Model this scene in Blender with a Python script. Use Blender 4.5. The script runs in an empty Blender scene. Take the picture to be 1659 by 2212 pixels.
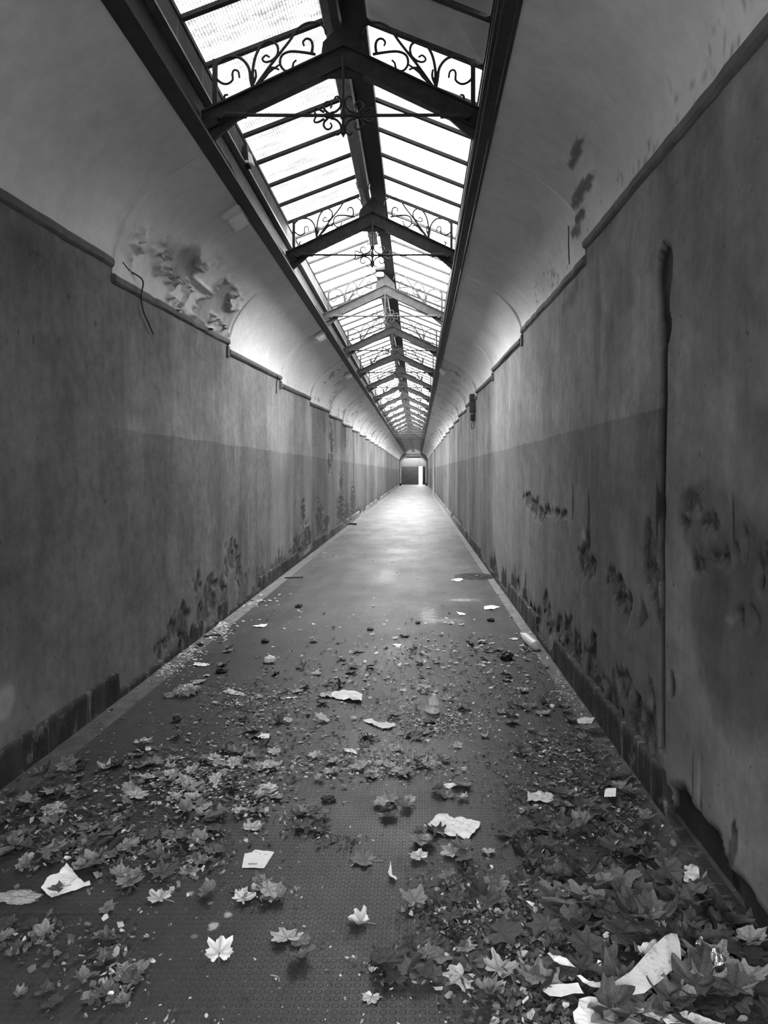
import bpy, bmesh, math, random
import numpy as np
from mathutils import Vector, Matrix, Euler

random.seed(7)
C = bpy.context.scene.collection
SC = bpy.context.scene
PI = math.pi

# ------------------------------------------------------------------ camera, sky, exposure
EYE = 1.6
F = 1597.0                       # focal length in pixels of the 1659x2212 frame
VX, VY = 902.0, 1020.0           # where the corridor's lines meet
cd = bpy.data.cameras.new('camera'); cam = bpy.data.objects.new('camera', cd); C.objects.link(cam)
cam.location = (0, 0, EYE); cam.rotation_euler = (PI/2, 0, 0)
cd.sensor_width = 36; cd.sensor_fit = 'AUTO'; cd.lens = F/2212*36
cd.shift_x = (829.5-VX)/2212; cd.shift_y = -(1106-VY)/2212
cd.clip_start = 0.05; cd.clip_end = 400
SC.camera = cam

SKY = 27.0
w = bpy.data.worlds.new('overcast'); SC.world = w; w.use_nodes = True
w.node_tree.nodes['Background'].inputs[0].default_value = (1, 1, 1, 1)
w.node_tree.nodes['Background'].inputs[1].default_value = SKY
SC.view_settings.view_transform = 'Standard'; SC.view_settings.look = 'None'
SC.view_settings.gamma = 1; SC.view_settings.use_curve_mapping = False
SC.view_settings.exposure = 0.0
SC.cycles.max_bounces = 10; SC.cycles.diffuse_bounces = 6; SC.cycles.transparent_max_bounces = 24
SC.cycles.sample_clamp_indirect = 6

# ------------------------------------------------------------------ dimensions
XL, XR = -2.12, 1.17             # the two side walls
CX = -0.49                       # axis of the skylight
YB, YE = -1.2, 86.8              # back and far end of the corridor
BAY = 3.14
Y0 = 5.12                        # first step of the vault
T0 = 4.93                        # first truss in view
CURB = 3.80                      # foot of the skylight
EAVE, RIDGE = 4.35, 4.66
EL, ER = -1.44, 0.44             # eaves of the glazing

def G(px, py, z=0.0):            # point of the floor seen at a pixel
    d = (EYE-z)*F/(py-VY)
    return ((px-VX)*d/F, d)
def saw(y): return ((y-Y0) / BAY) % 1.0 * 0.105
def ZS(y, side): return (2.965 if side < 0 else 3.09) + saw(y)

# ------------------------------------------------------------------ numpy noise
_rs = np.random.RandomState(3); _lat = _rs.rand(256, 256)
def vn(x, y):
    x = np.asarray(x, float); y = np.asarray(y, float)
    xi = np.floor(x).astype(int); yi = np.floor(y).astype(int); fx = x-xi; fy = y-yi
    fx = fx*fx*(3-2*fx); fy = fy*fy*(3-2*fy)
    a = _lat[xi & 255, yi & 255]; b = _lat[(xi+1) & 255, yi & 255]; c = _lat[xi & 255, (yi+1) & 255]; d = _lat[(xi+1) & 255, (yi+1) & 255]
    return (a*(1-fx)+b*fx)*(1-fy)+(c*(1-fx)+d*fx)*fy
def fbm(x, y, o=4):
    s = 0; a = .5
    for i in range(o):
        s = s+a*vn(x*2**i+17*i, y*2**i+31*i); a *= .5
    return s/(1-.5**o)

# ------------------------------------------------------------------ material helper
class NT:
    def __init__(s, name):
        s.m = bpy.data.materials.new(name); s.m.use_nodes = True; s.t = s.m.node_tree; s.t.nodes.clear()
        s.out = s.t.nodes.new('ShaderNodeOutputMaterial')
        s.tc = s.t.nodes.new('ShaderNodeTexCoord')
        s.P = s.tc.outputs['Object']
    def n(s, typ, **kw):
        nd = s.t.nodes.new(typ)
        for k, v in kw.items(): setattr(nd, k, v)
        return nd
    def L(s, a, b):
        if hasattr(a, 'links'): s.t.links.new(a, b)
        else: b.default_value = a
    def math(s, op, a, b=0.0, c=None, clamp=False):
        nd = s.n('ShaderNodeMath', operation=op, use_clamp=clamp); s.L(a, nd.inputs[0]); s.L(b, nd.inputs[1])
        if c is not None: s.L(c, nd.inputs[2])
        return nd.outputs[0]
    def mul(s, a, b): return s.math('MULTIPLY', a, b)
    def add(s, a, b): return s.math('ADD', a, b)
    def noise(s, scale=1, detail=4, rough=.55, vec=None, sc=None):
        nd = s.n('ShaderNodeTexNoise'); nd.inputs['Scale'].default_value = scale
        nd.inputs['Detail'].default_value = detail; nd.inputs['Roughness'].default_value = rough
        v = vec if vec is not None else s.P
        if sc is not None:
            mp = s.n('ShaderNodeMapping'); mp.inputs['Scale'].default_value = sc; s.t.links.new(v, mp.inputs['Vector']); v = mp.outputs[0]
        s.t.links.new(v, nd.inputs['Vector']); return nd.outputs[0]
    def rng(s, v, a, b, c=0.0, d=1.0, smooth=False):
        nd = s.n('ShaderNodeMapRange'); nd.clamp = True
        if smooth: nd.interpolation_type = 'SMOOTHSTEP'
        s.L(v, nd.inputs[0]); nd.inputs[1].default_value = a; nd.inputs[2].default_value = b
        s.L(c, nd.inputs[3]); s.L(d, nd.inputs[4]); return nd.outputs[0]
    def mix(s, f, a, b):
        nd = s.n('ShaderNodeMix'); nd.data_type = 'FLOAT'; s.L(f, nd.inputs[0]); s.L(a, nd.inputs[2]); s.L(b, nd.inputs[3]); return nd.outputs[0]
    def attr(s, name):
        nd = s.n('ShaderNodeAttribute'); nd.attribute_name = name; return nd.outputs['Fac']
    def xyz(s):
        nd = s.n('ShaderNodeSeparateXYZ'); s.t.links.new(s.P, nd.inputs[0]); return nd.outputs
    def rnd(s): return s.n('ShaderNodeObjectInfo').outputs['Random']
    def bump(s, h, strength=.5, dist=.01):
        nd = s.n('ShaderNodeBump'); nd.inputs['Strength'].default_value = strength; nd.inputs['Distance'].default_value = dist
        s.t.links.new(h, nd.inputs['Height']); return nd.outputs[0]
    def pbr(s, col, rough=.8, bump=None, metal=0.0, spec=.3):
        b = s.n('ShaderNodeBsdfPrincipled')
        if hasattr(col, 'links'): s.t.links.new(col, b.inputs['Base Color'])
        else: b.inputs['Base Color'].default_value = (col, col, col, 1)
        s.L(rough, b.inputs['Roughness']); b.inputs['Metallic'].default_value = metal
        b.inputs['Specular IOR Level'].default_value = spec
        if bump is not None: s.t.links.new(bump, b.inputs['Normal'])
        s.t.links.new(b.outputs[0], s.out.inputs[0]); s.b = b; return s.m

def mat_wall(name, side):
    s = NT(name); x, y, z = s.xyz()
    mott = s.noise(1.1, 8, .6); fine = s.noise(9, 6, .65)
    streak = s.noise(1, 5, .6, sc=(1, 2.6, .42)); streak2 = s.noise(1, 4, .6, sc=(1, 11, .35))
    v = s.mul(s.rng(mott, .3, .7, .62, 1.32), s.rng(fine, .3, .7, .74, 1.2))
    v = s.mul(v, s.rng(streak, .3, .7, .8, 1.2)); v = s.mul(v, s.rng(streak2, .35, .65, .95, 1.05))
    wob = s.mul(s.math('SUBTRACT', s.noise(.9, 2), .5), .05)
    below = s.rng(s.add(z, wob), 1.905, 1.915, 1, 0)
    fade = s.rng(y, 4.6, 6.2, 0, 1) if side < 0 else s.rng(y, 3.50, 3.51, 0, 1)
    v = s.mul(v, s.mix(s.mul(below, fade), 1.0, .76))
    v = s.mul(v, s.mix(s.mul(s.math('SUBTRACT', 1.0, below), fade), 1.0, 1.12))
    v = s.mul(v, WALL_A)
    v = s.mul(v, s.mix(s.attr('damp'), 1.0, .42))
    v = s.add(v, s.mul(s.attr('pale'), .16))
    sub = s.rng(s.noise(14, 6, .7), .35, .65, .012, .12)
    v = s.mix(s.attr('peel'), v, sub)
    v = s.mul(v, s.mix(s.attr('dark'), 1.0, .12))
    v = s.mul(v, s.rng(s.noise(26, 3, .5), .70, .74, 1, .45))
    h = s.add(s.add(fine, s.mul(s.noise(60, 4), .4)), s.mul(mott, 1.5))
    return s.pbr(v, .85, s.bump(h, .5, .012), spec=.2)

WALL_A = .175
def simple(name, v, rough=.8, var=.3, scale=8, metal=0.0, bmp=.4, spec=.3, dist=.006):
    s = NT(name); n1 = s.noise(scale, 6, .65)
    c = s.mul(s.rng(n1, .3, .7, 1-var, 1+var), v)
    return s.pbr(c, rough, s.bump(s.noise(scale*4, 4), bmp, dist), metal, spec)

M = {}
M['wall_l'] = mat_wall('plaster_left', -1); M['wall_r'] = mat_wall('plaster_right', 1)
M['iron'] = simple('rusty_iron', .024, .65, .5, 14)
M['iron_black'] = simple('black_iron', .016, .6, .3, 20)
M['zinc'] = simple('grey_zinc', .16, .35, .3, 10, metal=.6)
M['board'] = simple('weathered_board', .05, .8, .4, 6)
M['dark_metal'] = simple('dark_sheet', .045, .6, .25, 3)
M['black'] = simple('black_plaster', .012, .9, .2, 3)
M['trim'] = simple('cornice_plaster', .11, .85, .3, 7)
M['pale'] = simple('pale_plaster', .55, .85, .15, 3)
M['white_metal'] = simple('white_enamel', .6, .35, .12, 5, bmp=.1)
M['cable'] = simple('black_cable', .03, .6, .2, 20)
M['concrete'] = simple('outdoor_concrete', .22, .9, .2, 2)
M['stone'] = simple('plaster_chip', .6, .9, .3, 30)

def mat_skirt():
    s = NT('skirting'); x, y, z = s.xyz()
    a = s.noise(1, 6, .7, sc=(1, 5, 3)); b = s.noise(7, 7, .7)
    v = s.mix(s.rng(b, .56, .66), s.rng(a, .35, .7, .010, .045), .13)
    v = s.mix(s.rng(s.add(s.noise(1, 5, .7, sc=(1, 9, 1)), s.rng(y, 14, 28, 0, .25)), .55, .75), v, .28)
    return s.pbr(v, .8, s.bump(b, .6, .02), spec=.2)
M['skirt'] = mat_skirt()

def mat_vault():
    s = NT('vault_plaster'); x, y, z = s.xyz()
    mott = s.noise(.8, 8, .6); fine = s.noise(10, 6, .6); drag = s.noise(1, 6, .65, sc=(5, .7, 5))
    v = s.mul(s.rng(mott, .3, .7, .82, 1.15), s.rng(fine, .3, .7, .92, 1.07))
    far = s.rng(y, 12, 26)
    v = s.mul(v, s.mix(far, 1.0, s.rng(drag, .56, .70, 1.0, .68)))
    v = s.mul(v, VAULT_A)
    v = s.mul(v, s.mix(s.attr('damp'), 1.0, .5))
    v = s.mix(s.attr('peel'), v, s.rng(s.noise(6, 5), .3, .7, .12, .34))
    v = s.mul(v, s.mix(s.attr('crack'), 1.0, .25))
    return s.pbr(v, .9, s.bump(s.add(fine, mott), .45, .012), spec=.15)
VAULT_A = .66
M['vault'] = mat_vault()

def mat_floor():
    s = NT('studded_rubber'); x, y, z = s.xyz(); p = .029
    def cell(c, off): return s.math('SUBTRACT', s.math('FRACT', s.add(s.mul(c, 1/p), off)), .5)
    dx = cell(x, 1000.0); dy = cell(y, 1000.0)
    r = s.math('SQRT', s.add(s.mul(dx, dx), s.mul(dy, dy)))
    stud = s.rng(r, .30, .38, 1, 0, True)
    inner = s.mul(s.rng(x, XL+.17, XL+.175), s.rng(x, XR-.13, XR-.125, 1, 0))
    stud = s.mul(stud, inner)
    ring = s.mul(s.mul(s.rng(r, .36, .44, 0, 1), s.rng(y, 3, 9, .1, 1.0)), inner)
    wear = s.noise(1.3, 8, .65); dust = s.noise(1, 6, .7, sc=(1.4, .45, 1)); fine = s.noise(60, 5, .7); fine2 = s.noise(14, 7, .7)
    seam = s.math('ABSOLUTE', s.math('SUBTRACT', s.math('FRACT', s.add(s.mul(y, 1/1.02), 1000.38)), .5))
    sx = s.math('ABSOLUTE', s.math('SUBTRACT', s.math('FRACT', s.add(s.mul(x, 1/1.02), 1000.1)), .5))
    sm = s.mul(s.math('MAXIMUM', s.rng(seam, .490, .496), s.rng(sx, .493, .497)), s.rng(s.noise(.8, 2), .45, .6))
    v = s.mul(s.rng(wear, .3, .7, .72, 1.35), s.rng(fine2, .3, .7, .8, 1.2))
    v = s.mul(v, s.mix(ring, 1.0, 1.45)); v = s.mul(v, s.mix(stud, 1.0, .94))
    v = s.mul(v, s.mix(s.mul(sm, inner), 1.0, .45))
    v = s.mul(v, FLOOR_A)
    pale_far = s.mul(s.rng(dust, .42, .72), s.rng(y, 5, 16, .12, 1))
    v = s.add(v, s.mul(pale_far, .11)); v = s.add(v, s.rng(y, 9, 26, 0, .10))  # paler with distance: far floor's brightness partly put into its colour
    # whitish splashes of plaster dust and spilled paint
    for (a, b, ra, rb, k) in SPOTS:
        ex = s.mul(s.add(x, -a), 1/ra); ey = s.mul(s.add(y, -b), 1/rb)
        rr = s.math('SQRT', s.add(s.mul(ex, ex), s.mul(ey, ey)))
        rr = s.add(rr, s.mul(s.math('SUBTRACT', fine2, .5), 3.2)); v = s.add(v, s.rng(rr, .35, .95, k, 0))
    edge = s.math('SUBTRACT', 1.0, inner)
    con = s.add(s.rng(s.noise(9, 7, .75), .35, .65, .09, .26), s.rng(s.noise(40, 4), .66, .7, 0, .35))
    con = s.mul(con, s.rng(y, 3.5, 8, .35, 1.0)); v = s.mix(edge, v, con)
    h = s.add(s.mul(stud, 1.0), s.mul(fine, .25))
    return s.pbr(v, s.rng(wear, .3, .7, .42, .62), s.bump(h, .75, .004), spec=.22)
FLOOR_A = .034
_sp = []
for (px, py, rx, ry, k) in [(492, 1976, 14, 9, .4), (462, 2002, 12, 10, .45), (455, 1950, 9, 6, .3), (1130, 1489, 17, 6, .5), (412, 1930, 10, 7, .3),
                            (925, 1330, 25, 22, .14), (960, 1340, 45, 5, .12), (835, 1242, 30, 25, .08), (1000, 1296, 45, 4, .2), (420, 2022, 8, 6, .2)]:
    gx, gy = G(px, py); _sp.append((gx, gy, rx*gy/F, ry*gy*gy/(EYE*F), k))
SPOTS = _sp
M['floor'] = mat_floor()

def mat_leaf(name, lo, hi, rough=.6):
    s = NT(name); r = s.rnd(); n1 = s.noise(14, 5, .6); n2 = s.noise(70, 4)
    v = s.mul(s.rng(r, 0, 1, lo, hi), s.mul(s.rng(n1, .3, .7, .55, 1.45), s.rng(n2, .3, .7, .85, 1.15)))
    v = s.mul(v, s.mix(s.attr('vein'), 1.0, .5))
    return s.pbr(v, rough, s.bump(n2, .3, .002), spec=.35)
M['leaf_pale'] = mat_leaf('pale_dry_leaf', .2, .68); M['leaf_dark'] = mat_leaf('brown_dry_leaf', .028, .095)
M['leaf_mid'] = mat_leaf('mid_dry_leaf', .07, .25); M['leaf_black'] = mat_leaf('rotten_leaf', .012, .05)
M['leaf_bright'] = mat_leaf('bright_dry_leaf', .5, .75)

def mat_paper(name, v, dirt=.3, sc=20):
    s = NT(name); n1 = s.noise(sc, 6, .65); n2 = s.noise(sc*3, 5)
    c = s.mul(s.mix(s.rng(n1, .52, .68), 1.0, 1-dirt), v)
    return s.pbr(c, .75, s.bump(s.add(n1, n2), .35, .006), spec=.3)
M['paper'] = mat_paper('white_paper', .93, .08); M['paper_dirty'] = mat_paper('dirty_paper', .62, .5, 26)
M['paper_grey'] = mat_paper('grey_paper', .34, .5, 18); M['ink'] = mat_paper('grey_ink', .10, .3)
def mat_plastic(name, v, alpha):
    s = NT(name); b = s.n('ShaderNodeBsdfPrincipled'); b.inputs['Base Color'].default_value = (v, v, v, 1)
    b.inputs['Roughness'].default_value = .15; b.inputs['Specular IOR Level'].default_value = .7
    n1 = s.noise(30, 4); s.t.links.new(s.bump(n1, .6, .01), b.inputs['Normal'])
    a = s.rng(n1, .35, .65, alpha-.2, alpha+.2); s.t.links.new(a, b.inputs['Alpha']); s.t.links.new(b.outputs[0], s.out.inputs[0]); return s.m
M['plastic'] = mat_plastic('clear_plastic', .8, .55); M['bag'] = mat_plastic('cloudy_bag', .5, .6)
M['foil'] = simple('crumpled_foil', .8, .22, .1, 9, metal=.9, bmp=.9, dist=.02)

# --- skylight glass: ribbed, dirty; bays differ in blotches and in transmission
def mat_glass(name, T, dirt):
    s = NT(name); x, y, z = s.xyz()
    rib = s.math('SINE', s.mul(x, 2*PI/.019)); rib = s.rng(rib, -1, .2, .5 if dirt > .4 else .85, 1.0)
    blot = s.noise(1, 8, .75, sc=(3, 10, 3)); grime = s.noise(60, 4, .8)
    v = s.mul(rib, s.rng(s.add(blot, s.mul(s.math('SUBTRACT', grime, .5), .5)), .48, .62, 1.0, 1-dirt))
    v = s.mul(v, T)
    tr = s.n('ShaderNodeBsdfTransparent'); s.t.links.new(v, tr.inputs[0])
    df = s.n('ShaderNodeBsdfTranslucent'); df.inputs[0].default_value = (.35*T+.02,)*3+(1,)
    mx = s.n('ShaderNodeMixShader'); mx.inputs[0].default_value = .04
    s.t.links.new(tr.outputs[0], mx.inputs[1]); s.t.links.new(df.outputs[0], mx.inputs[2]); s.t.links.new(mx.outputs[0], s.out.inputs[0])
    return s.m

# ------------------------------------------------------------------ mesh helpers
def tag(o, label=None, cat=None, group=None, kind=None):
    if label: o['label'] = label
    if cat: o['category'] = cat
    if group: o['group'] = group
    if kind: o['kind'] = kind
    return o
def obj(name, bm, mat, parent=None, smooth=False, loc=None):
    me = bpy.data.meshes.new(name)
    if isinstance(bm, bmesh.types.BMesh): bm.to_mesh(me); bm.free()
    else: me.from_pydata(bm[0], [], bm[1]); me.update()
    for m in (mat if isinstance(mat, (list, tuple)) else [mat]): me.materials.append(m)
    if smooth:
        for p in me.polygons: p.use_smooth = True
    o = bpy.data.objects.new(name, me); C.objects.link(o)
    if parent: o.parent = parent
    if loc: o.location = loc
    return o
def empty(name, loc=(0, 0, 0), rz=0):
    o = bpy.data.objects.new(name, None); o.location = loc; o.rotation_euler = (0, 0, rz); o.empty_display_size = .1; C.objects.link(o); return o
def box(bm, x0, x1, y0, y1, z0, z1, mat=0):
    v = [bm.verts.new(p) for p in ((x0, y0, z0), (x1, y0, z0), (x1, y1, z0), (x0, y1, z0), (x0, y0, z1), (x1, y0, z1), (x1, y1, z1), (x0, y1, z1))]
    for f in ((3, 2, 1, 0), (4, 5, 6, 7), (0, 1, 5, 4), (1, 2, 6, 5), (2, 3, 7, 6), (3, 0, 4, 7)):
        bm.faces.new([v[i] for i in f]).material_index = mat
    return v
def prism(bm, pts, y0, y1):       # polygon in XZ swept along Y
    a = [bm.verts.new((x, y0, z)) for x, z in pts]; b = [bm.verts.new((x, y1, z)) for x, z in pts]; n = len(pts)
    bm.faces.new(a); bm.faces.new(b[::-1])
    for i in range(n): bm.faces.new((a[i], b[i], b[(i+1) % n], a[(i+1) % n]))
def tube(bm, pts, r, seg=6, taper=None):
    pts = [Vector(p) for p in pts]; rings = []; n = len(pts); up = Vector((0, 1, 0.013)).normalized()
    for i, p in enumerate(pts):
        t = (pts[min(i+1, n-1)]-pts[max(i-1, 0)]).normalized()
        a = t.cross(up)
        if a.length < .05: a = t.cross(Vector((1, 0, 0)))
        a.normalize(); b = t.cross(a)
        rr = r if taper is None else r*taper[i] if not callable(taper) else r*taper(i/(n-1))
        rings.append([bm.verts.new(p+(a*math.cos(k*2*PI/seg)+b*math.sin(k*2*PI/seg))*rr) for k in range(seg)])
    for i in range(n-1):
        for k in range(seg): bm.faces.new((rings[i][k], rings[i][(k+1) % seg], rings[i+1][(k+1) % seg], rings[i+1][k]))
    bm.faces.new(rings[0][::-1]); bm.faces.new(rings[-1])
def smooth_path(pts, n=6):
    pts = [Vector(p) for p in pts]; out = []
    P = [2*pts[0]-pts[1]]+pts+[2*pts[-1]-pts[-2]]
    for i in range(1, len(P)-2):
        for k in range(n):
            t = k/n; a, b, c, d = P[i-1], P[i], P[i+1], P[i+2]
            out.append(.5*((2*b)+(c-a)*t+(2*a-5*b+4*c-d)*t*t+(-a+3*b-3*c+d)*t**3))
    out.append(pts[-1]); return out
def lathe(bm, prof, seg=20, axis='Z'):
    rings = []
    for r, h in prof:
        rg = []
        for k in range(seg):
            a = 2*PI*k/seg; c, s_ = r*math.cos(a), r*math.sin(a)
            rg.append(bm.verts.new((c, s_, h) if axis == 'Z' else (c, h, s_)))
        rings.append(rg)
    for i in range(len(rings)-1):
        for k in range(seg): bm.faces.new((rings[i][k], rings[i][(k+1) % seg], rings[i+1][(k+1) % seg], rings[i+1][k]))
    bm.faces.new(rings[0][::-1]); bm.faces.new(rings[-1])
def add_attr(me, name, arr):
    a = me.attributes.new(name, 'FLOAT', 'POINT'); a.data.foreach_set('value', np.asarray(arr, dtype=np.float32).ravel())
def grid_mesh(name, X, Y, Z, mat, attrs={}, smooth=True, flip=False):
    nu, nv = X.shape; me = bpy.data.meshes.new(name)
    co = np.stack([X, Y, Z], -1).reshape(-1, 3).astype(np.float32)
    idx = np.arange(nu*nv).reshape(nu, nv)
    q = np.stack([idx[:-1, :-1], idx[1:, :-1], idx[1:, 1:], idx[:-1, 1:]], -1).reshape(-1, 4)
    if flip: q = q[:, ::-1]
    me.vertices.add(len(co)); me.vertices.foreach_set('co', co.ravel())
    me.loops.add(q.size); me.loops.foreach_set('vertex_index', q.ravel().astype(np.int32))
    me.polygons.add(len(q)); me.polygons.foreach_set('loop_start', np.arange(0, q.size, 4, dtype=np.int32))
    me.update(); me.validate()
    if smooth: me.polygons.foreach_set('use_smooth', np.ones(len(q), dtype=bool))
    for k, a in attrs.items(): add_attr(me, k, a)
    me.materials.append(mat)
    o = bpy.data.objects.new(name, me); C.objects.link(o); return o

def depths(y0, y1, base, k):      # rows that grow coarser with distance
    ys = [y0]
    while ys[-1] < y1: ys.append(ys[-1]+max(base, k*max(ys[-1], 0)))
    ys[-1] = y1; return ys

# ------------------------------------------------------------------ side walls
def blob(Yg, Zg, cy, cz, ry, rz, warp=.5, freq=6, sharp=.08, seed=0):
    e = np.sqrt(((Yg-cy)/ry)**2+((Zg-cz)/rz)**2)
    e = e+(fbm(Yg*freq+seed, Zg*freq+seed*1.7, 5)-.5)*2*warp
    return np.clip((1-e)/sharp+.5, 0, 1)
def wall(side):
    X0 = XL if side < 0 else XR
    ys = np.array(depths(YB, YE, .014, .0042))
    if side > 0: ys = np.unique(np.concatenate([ys[(ys < 3.32) | (ys > 3.74)], np.arange(3.33, 3.74, .006)]))
    zs = np.linspace(-.02, 3.5, 150)
    Yg, Zg = np.meshgrid(ys, zs, indexing='ij')
    def w2(px, py): a = X0/(px-VX); return a*F, EYE+(VY-py)*a
    peel = np.zeros_like(Yg); damp = np.zeros_like(Yg); dark = np.zeros_like(Yg); pale = np.zeros_like(Yg); depth = np.zeros_like(Yg)
    def feat(kind, px, py, rx, ry, warp=.5, freq=6, sharp=.1, dep=.008, k=1.0, seed=0):
        nonlocal peel, damp, dark, pale, depth
        cy, cz = w2(px, py); a = abs(X0/(px-VX)); rz = ry*a
        rd = rx*cy/abs(px-VX)
        if kind == 'peel': freq *= 2.4; rd *= 1.25; rz *= 1.1; warp = 1.25
        b = blob(Yg, Zg, cy, cz, rd, rz, warp, freq, sharp, seed+px*.01)*k
        if kind == 'peel': peel = np.maximum(peel, b*.95); depth = np.maximum(depth, b*dep*1.5)
        if kind == 'damp': damp = np.maximum(damp, b)
        if kind == 'dark': dark = np.maximum(dark, b); depth = np.maximum(depth, b*dep)
        if kind == 'pale': pale = np.maximum(pale, b)
        if kind == 'bulge': depth = depth-b*dep
    if side < 0:
        feat('damp', 330, 715, 60, 95, .7, 2.5, .9, k=.55); feat('damp', 440, 770, 60, 80, .7, 3, .9, k=.45)
        feat('damp', 100, 560, 90, 60, .6, 2, 1.2, k=.3); feat('damp', 560, 850, 20, 60, .6, 3, .8, k=.3)
        feat('peel', 75, 560, 14, 22, .9, 6, .1, .006, .5)
        for (a, b, c, d) in [(500, 1205, 10, 30), (515, 1230, 5, 22), (455, 1290, 9, 35), (440, 1325, 12, 22), (425, 1260, 7, 20), (395, 1340, 10, 26), (372, 1360, 8, 20),
                             (640, 1190, 8, 20), (662, 1165, 6, 30), (655, 1110, 4, 22), (480, 1270, 6, 18), (352, 1390, 10, 16), (690, 1120, 5, 30), (705, 1130, 5, 14),
                             (735, 1100, 5, 24), (750, 1110, 4, 20), (762, 1085, 4, 30), (775, 1110, 4, 12), (738, 1040, 3, 20), (711, 1000, 2, 20), (716, 960, 3, 40), (745, 940, 3, 26)]:
            feat('peel', a, b, c, d, .95, 5, .12, .012)
        feat('damp', 730, 930, 18, 45, .8, 3, .5, k=.75); feat('damp', 700, 905, 12, 30, .8, 3, .6, k=.6)
        feat('pale', 370, 1200, 9, 40, .5, 5, 1.5, k=.35); feat('pale', 10, 1520, 22, 30, .9, 6, .5, k=.8); feat('pale', 285, 930, 30, 30, .8, 4, 1.2, k=.15)
        for (a, b) in [(40, 715), (128, 735), (205, 700), (72, 735), (150, 640), (228, 1085)]: feat('dark', a, b, 3, 6, .9, 20, .3, .004, .6)
        lim = .30+.25*fbm(Yg*1.5, Yg*0+3, 4)
    else:
        feat('damp', 1600, 1330, 120, 230, .35, 2.2, .35, k=.8); feat('damp', 1530, 1150, 70, 90, .6, 4, .25, k=.55); feat('damp', 1490, 1600, 50, 60, .5, 3, 1.0, k=.35)
        feat('damp', 1590, 1500, 90, 90, .4, 3, .8, k=.4)
        feat('damp', 1290, 700, 7, 170, .5, 3, .6, k=.6); feat('damp', 1345, 640, 25, 90, .8, 3, .8, k=.4); feat('damp', 1330, 760, 22, 110, .9, 3, .8, k=.35)
        feat('damp', 1235, 640, 16, 22, .9, 8, .5, k=.7); feat('damp', 1180, 800, 12, 60, .9, 4, .9, k=.3); feat('damp', 1290, 500, 40, 40, .8, 4, .8, k=.4)
        feat('damp', 1370, 1130, 16, 60, .8, 5, .7, k=.4); feat('damp', 1570, 700, 40, 160, .7, 2, 1.2, k=.3)
        for (a, b, c, d) in [(1142, 1080, 6, 12), (1155, 1095, 6, 16), (1168, 1110, 5, 14), (1185, 1105, 5, 9), (1205, 1108, 7, 8), (1222, 1112, 5, 5),
                             (1262, 1205, 7, 25), (1278, 1225, 8, 18), (1270, 1170, 5, 20), (1403, 1160, 7, 45), (1412, 1220, 9, 55), (1398, 1200, 5, 30), (1418, 1290, 6, 40),
                             (1500, 1085, 16, 22), (1530, 1130, 12, 16), (1590, 1190, 6, 30), (1610, 1180, 5, 30), (1545, 1205, 16, 10), (1568, 1210, 5, 14),
                             (1508, 1225, 10, 16), (1480, 1130, 8, 10), (1330, 1260, 12, 22), (1350, 1300, 10, 26), (1390, 1330, 8, 20), (1180, 1300, 4, 26),
                             (1190, 1350, 5, 22), (1212, 1360, 5, 25), (1230, 1380, 7, 32), (1245, 1420, 7, 34), (1280, 1440, 9, 50), (1290, 1480, 8, 28), (1325, 1520, 14, 45),
                             (1350, 1470, 10, 24), (1372, 1560, 10, 50), (1392, 1600, 8, 50), (1410, 1560, 6, 60), (1165, 1330, 4, 14), (1150, 1320, 4, 12), (1120, 1262, 3, 10),
                             (1315, 1585, 8, 20), (1630, 1340, 8, 20), (1590, 1330, 10, 20), (1560, 1880, 6, 45), (1580, 1850, 5, 24), (1585, 1800, 6, 30), (1640, 1250, 8, 30), (1655, 1200, 5, 20)]:
            feat('peel', a, b, c, d, .95, 6, .12, .012)
        for (a, b, c, d) in [(1272, 1125, 2.0, 60), (1238, 1090, 1.5, 40), (1420, 1100, 2, 60), (1585, 1120, 2, 45), (1497, 1680, 2.5, 60), (1515, 1770, 3, 70)]:
            feat('dark', a, b, c, d, .35, 6, .5, .006, .8)
        feat('pale', 1510, 1700, 3, 70, .7, 4, .6, k=.5); feat('pale', 1575, 1340, 14, 18, .9, 6, .5, k=.5); feat('pale', 1260, 1155, 5, 10, .9, 9, .4, k=.6)
        feat('pale', 1345, 1200, 14, 90, .6, 3, 1.0, k=.25); feat('pale', 1140, 1240, 14, 60, .6, 3, 1.2, k=.25); feat('pale', 1230, 1300, 40, 60, .8, 3, 1.4, k=.12)
        # the swollen lobe of plaster low on the near wall
        feat('bulge', 1600, 1790, 110, 160, .1, 2, .5, dep=.018)
        # open chase cut into the plaster, with an eroded hole half-way
        cyc = 3.53
        wdt = np.interp(Zg, [.25, .8, 1.4, 1.6, 2.15, 2.25, 2.42, 2.5, 2.58, 2.64, 2.68], [.045, .04, .045, .055, .065, .07, .09, .115, .12, .10, .01])
        off = np.interp(Zg, [0, 1.4, 2.2, 2.6], [.0, .004, 0, -.02])+(fbm(Zg*9, Zg*0, 4)-.5)*.006
        ch = np.clip((wdt-np.abs(Yg-cyc-off))/.006+.5, 0, 1)*((Zg > .28) & (Zg < 2.68))
        depth = np.maximum(depth, ch*.032); dark = np.maximum(dark, ch*.93)
        hole = blob(Yg, Zg, cyc, 2.27, .09, .085, .6, 9, .2); dark = np.maximum(dark, hole*.95); depth = np.maximum(depth, hole*.045)
        hole = blob(Yg, Zg, cyc+.01, 1.43, .07, .09, .5, 9, .2); dark = np.maximum(dark, hole*.9); depth = np.maximum(depth, hole*.035)
        hole = blob(Yg, Zg, cyc-.12, .62, .05, .06, .5, 9, .2); dark = np.maximum(dark, hole*.9); depth = np.maximum(depth, hole*.03)
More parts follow.
